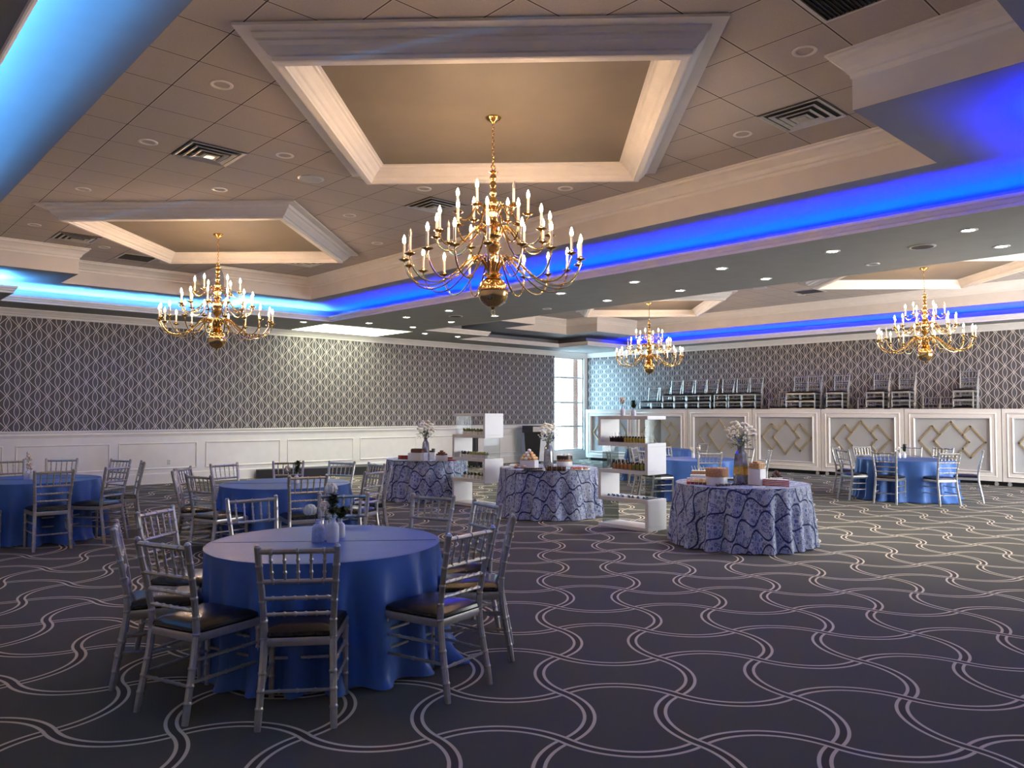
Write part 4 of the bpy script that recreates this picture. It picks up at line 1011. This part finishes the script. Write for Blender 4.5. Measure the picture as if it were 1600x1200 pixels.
# the farther shelf steps the other way: its end panels alternate from the top
def shelf_unit2(x0, y0, y1, label):
    t = empty('display_shelf', (x0, y0, 0), 0, label, 'shelf', 'white display shelves'); D, W, T = .42, y1 - y0, .05; lv = [.025, .44, .80, 1.20, 1.57]
    for z in lv: MB().box((D / 2, W / 2, z), (D, W, T), 0, .003).build('shelf_board', M_shelf, t, False)
    for i in range(4):
        h = lv[i + 1] - lv[i] - T; zc = (lv[i] + lv[i + 1]) / 2; right = i % 2 == 1
        MB().box((D / 2, .025 if right else W - .025, zc), (D, T, h), 0, .002).build('end_panel', M_shelf, t, False)
        MB().box((D / 2, W - .06 if right else .06, zc), (D - .06, .008, h)).build('glass_pane', M_glass, t, False)
    return lv
LV2 = shelf_unit2(S2X, S2a, S2b, 'white zigzag display shelf with small green salad cups, farther one')
def cup_row(x, ya, yb, z, n, fills, what, group, **k):
    for i in range(n):
        f = i / max(1, n - 1); y = ya + (yb - ya) * f; fl_ = fills(i)
        cup(Vector((x, y, z)), fl_, '%s, %s from left %s' % (what(i), ORD[i], group), group.strip(), rz=rg.uniform(0, 6), **k)
for r, dx in enumerate((.12, .26)):
    cup_row(S1X + dx, S1b - .15, S1a + .12, LV[3] + .026, 13, lambda i: M_purple if i < 5 else M_yellow, lambda i: 'berry purple cup' if i < 5 else 'mango yellow cup', 'in %s row, upper tier of nearer display shelf' % ['front', 'back'][r], r=.030, h=.082)
    cup_row(S1X + dx, S1b - .20, S1a + .12, LV[2] + .026, 9, lambda i: M_orange if i < 5 else M_olive, lambda i: 'orange cup' if i < 5 else 'green kiwi cup', 'in %s row, middle tier of nearer display shelf' % ['front', 'back'][r], r=.037, h=.095)
for i in range(16):
    y = S1b - .10 - i * .046; t = empty('tasting_spoon', (S1X + .16 + .03 * (i % 2), y, LV[1] + .026), rg.uniform(-.3, .3), 'tasting spoon, %s from the left on the low tier of the nearer display shelf' % ORD[i], 'spoon', 'tasting spoons on the low tier')
    MB().ball((-.06, 0, .010), .024, 10, 6, .42).build('bowl', M_ceramic if i % 2 else M_napkin, t); MB().tube([(-.04, 0, .010), (.03, 0, .012), (.09, 0, .02)], [.006, .004, .005], 6).build('handle', M_ceramic, t)
    MB().ball((-.06, 0, .02), .015, 7, 5, .7, .2, rg).build('bite', M_napkin if i < 9 else M_saladdk, t)
cup_row(S2X + .14, S2b - .16, S2a + .12, LV2[3] + .026, 9, lambda i: M_salad, lambda i: 'green salad cup', 'on the upper tier of the farther display shelf', r=.032, h=.055, spoon=False, clear=False)
cup_row(S2X + .14, S2b - .10, S2a + .10, LV2[2] + .026, 14, lambda i: M_saladdk if i < 4 else M_saladlt, lambda i: 'dark green salad cup' if i < 4 else 'pale green salad cup', 'on the middle tier of the farther display shelf', r=.026, h=.055, spoon=False, clear=False)
cup_row(S2X + .14, S2b - .18, S2a + .12, LV2[1] + .026, 7, lambda i: M_saladdk, lambda i: 'dark leafy salad cup', 'on the low tier of the farther display shelf', r=.036, h=.055, spoon=False, clear=False)
# leafy tops above the white cups
for o in [q for q in C.objects if q.name.startswith('dessert_cup') and 'salad' in q.get('label', '')]:
    f = [c for c in o.children if c.name.startswith('filling')][0]; b = MB()
    for k in range(5):
        a = rg.uniform(0, 2 * PI); b.ball((.014 * math.cos(a), .014 * math.sin(a), .062 + .008 * k), .016, 6, 5, 1, .3, rg)
    for k in range(16):
        a = rg.uniform(0, 2 * PI); b.leaf((.010 * math.cos(a), .010 * math.sin(a), .06), (math.cos(a), math.sin(a), rg.uniform(.3, 1.4)), rg.uniform(.025, .045), .010)
    b.build('garnish', f.data.materials[0], o)
for px, dz, lab, tip, kind in ((973, 0, 'left', (-.01, .0, .13), 'spray'), (990, 0, 'right', (.0, .0, .11), 'leaf')):
    v = onx(px, 650, S1X + .2); t = vase_small(v.x, v.y, 'white bottle vase, %s one on top of the nearer display shelf' % lab, M_ceramic, .13 if lab == 'left' else .10, .034); t.location.z = 1.571
    stem(v.x, v.y, 1.571 + (.12 if lab == 'left' else .09), tip, kind, 'small %s sprig in the %s vase on top of the display shelf' % ('pale' if lab == 'left' else 'green', lab), 'shelf top sprigs', px)

# ------------------------------------------------------------------ stacked chairs on the stage
sb = MB(); cu = MB()
def _sink(n, mb, m):
    (cu if n == 'seat_cushion' else sb).add(mb.v, mb.f)
chair_parts(_sink)
stk0 = sb.build('stacking_chair', M_silver); cu.build('seat_cushion', M_leather, stk0); first = True
stacks = [(1009, 3), (1027, 3), (1044.6, 4), (1063, 4), (1082.5, 4), (1101, 4), (1126, 4), (1148.6, 4), (1170, 4), (1200, 1), (1216, 2), (1240, 4), (1261.5, 4), (1304, 4), (1342, 1), (1367, 4), (1407.5, 4), (1446, 1), (1474, 1), (1505, 4)]
for i, (px, n) in enumerate(stacks):
    y = onx(px, 622, 19.82).y
    for k in range(n):
        lab = 'silver chair behind the partition, %s of %s in the %s stack from the window' % (['lowest', 'second', 'third', 'topmost'][k] if n > 1 else 'only one', n, ORD[i])
        if first: c = stk0; first = False
        else: c = dup(stk0)
        c.location = (19.965 + .018 * k, y, 1.08 + .205 * k); c.rotation_euler = (0, 0, PI / 2); tag(c, lab, 'chair', 'stacked chairs on the stage')

# ------------------------------------------------------------------ things along the left wall
t = empty('lectern', (17.05, 17.45, 0), .80 - PI / 2, 'black lectern with a paper sheet, beside the tall corner window', 'lectern')
b = MB(); b.box((0, 0, .03), (.50, .42, .06), 0, .01); b.build('base', M_black, t)
b = MB(); b.loft([[(-.2, -.15, .06), (.2, -.15, .06), (.2, .15, .06), (-.2, .15, .06)], [(-.27, -.2, .98), (.27, -.2, .98), (.27, .2, .98), (-.27, .2, .98)]], True, True); b.build('body', M_black, t, False)
b = MB(); b.loft([[(-.33, -.26, .97), (.33, -.26, .97), (.33, .25, 1.10), (-.33, .25, 1.10)], [(-.33, -.26, 1.06), (.33, -.26, 1.06), (.33, .25, 1.19), (-.33, .25, 1.19)]], True, True); b.build('reading_top', M_black, t, False)
b = MB(); b.box((.16, -.275, 1.08), (.30, .008, .16)); b.build('paper_sheet', M_shelf, t, False)
pz = onz(739, 730, 0); t = empty('speaker_column', (pz.x, pz.y - .1, 0), .3, 'black column speaker on a low base, seen through the farther display shelf', 'speaker')
MB().box((0, 0, .17), (.30, .34, .22), 0, .02).build('base_box', M_black, t)
for sx in (-1, 1):
    for sy in (-1, 1): MB().box((sx * .12, sy * .13, .03), (.04, .04, .06)).build('foot', M_black, t)
MB().tube([(0, 0, .28), (0, 0, .90)], .085, 14).build('column', M_black, t); MB().ball((.0, -.04, .95), .12, 14, 10).build('head', M_black, t)
# low riser against the wall
q = [onz(401, 748, 0), onz(599, 741, 0)]
b = MB(); pts = [(q[0].x, q[0].y), (q[1].x, q[1].y), (q[1].x + .35, q[1].y + .95), (q[0].x + .06, q[0].y + .17)]
b.loft([[(x, y, z) for x, y in pts] for z in (0, .21)], True, True); o = b.build('low_riser', M_black, None, False); tag(o, 'low black riser lying along the wainscot behind the second blue table', 'riser')
o = MB().box((0, 0, 0), (.075, .012, .12), 0, .003).build('wall_outlet', M_shelf); o.location = (6.13, YL - .008, .476); tag(o, 'white wall outlet low in the wainscot panel', 'outlet')
b = MB(); b.box((0, -.008, .025), (.028, .004, .03)); b.box((0, -.008, -.025), (.028, .004, .03)); b.build('socket', M_lensoff, o)

# ------------------------------------------------------------------ outside the corner window
b = MB(); b.box((22, 30, -.2), (60, 24, .1)); struct(b, 'ground_outside', M_snow)
t = MB().box((0, 0, 2.2), (.62, .6, 4.6)).build('brick_pillar', M_brick, None, False); t.location = (20.35, 18.75, 0); tag(t, 'red brick pillar standing just outside the corner window', 'pillar')
tr = empty('bare_tree', (24.5, 24.5, -.15), 0, 'bare tree in the snow glare beyond the corner window', 'tree'); rg = random.Random(11)
b = MB(); b.tube([(0, 0, 0), (.05, 0, 1.2), (0, .1, 2.4)], [.16, .13, .10], 8); b.build('trunk', M_bark, tr)
def branch(mb, p, d, L, r, dep):
    q = p + d * L; mb.tube([p, p.lerp(q, .5) + Vector((rg.uniform(-.05, .05), rg.uniform(-.05, .05), .04)), q], [r, r * .8, r * .6], 5)
    if dep:
        for _ in range(3): branch(mb, q, (d + Vector((rg.uniform(-.7, .7), rg.uniform(-.7, .7), rg.uniform(-.1, .6)))).normalized(), L * .72, r * .6, dep - 1)
for i in range(7):
    a = i * .9; b = MB(); branch(b, Vector((0, .05, 1.3 + .16 * i)), Vector((math.cos(a), math.sin(a), .7)).normalized(), .9, .05, 3); b.build('branch', M_bark, tr)
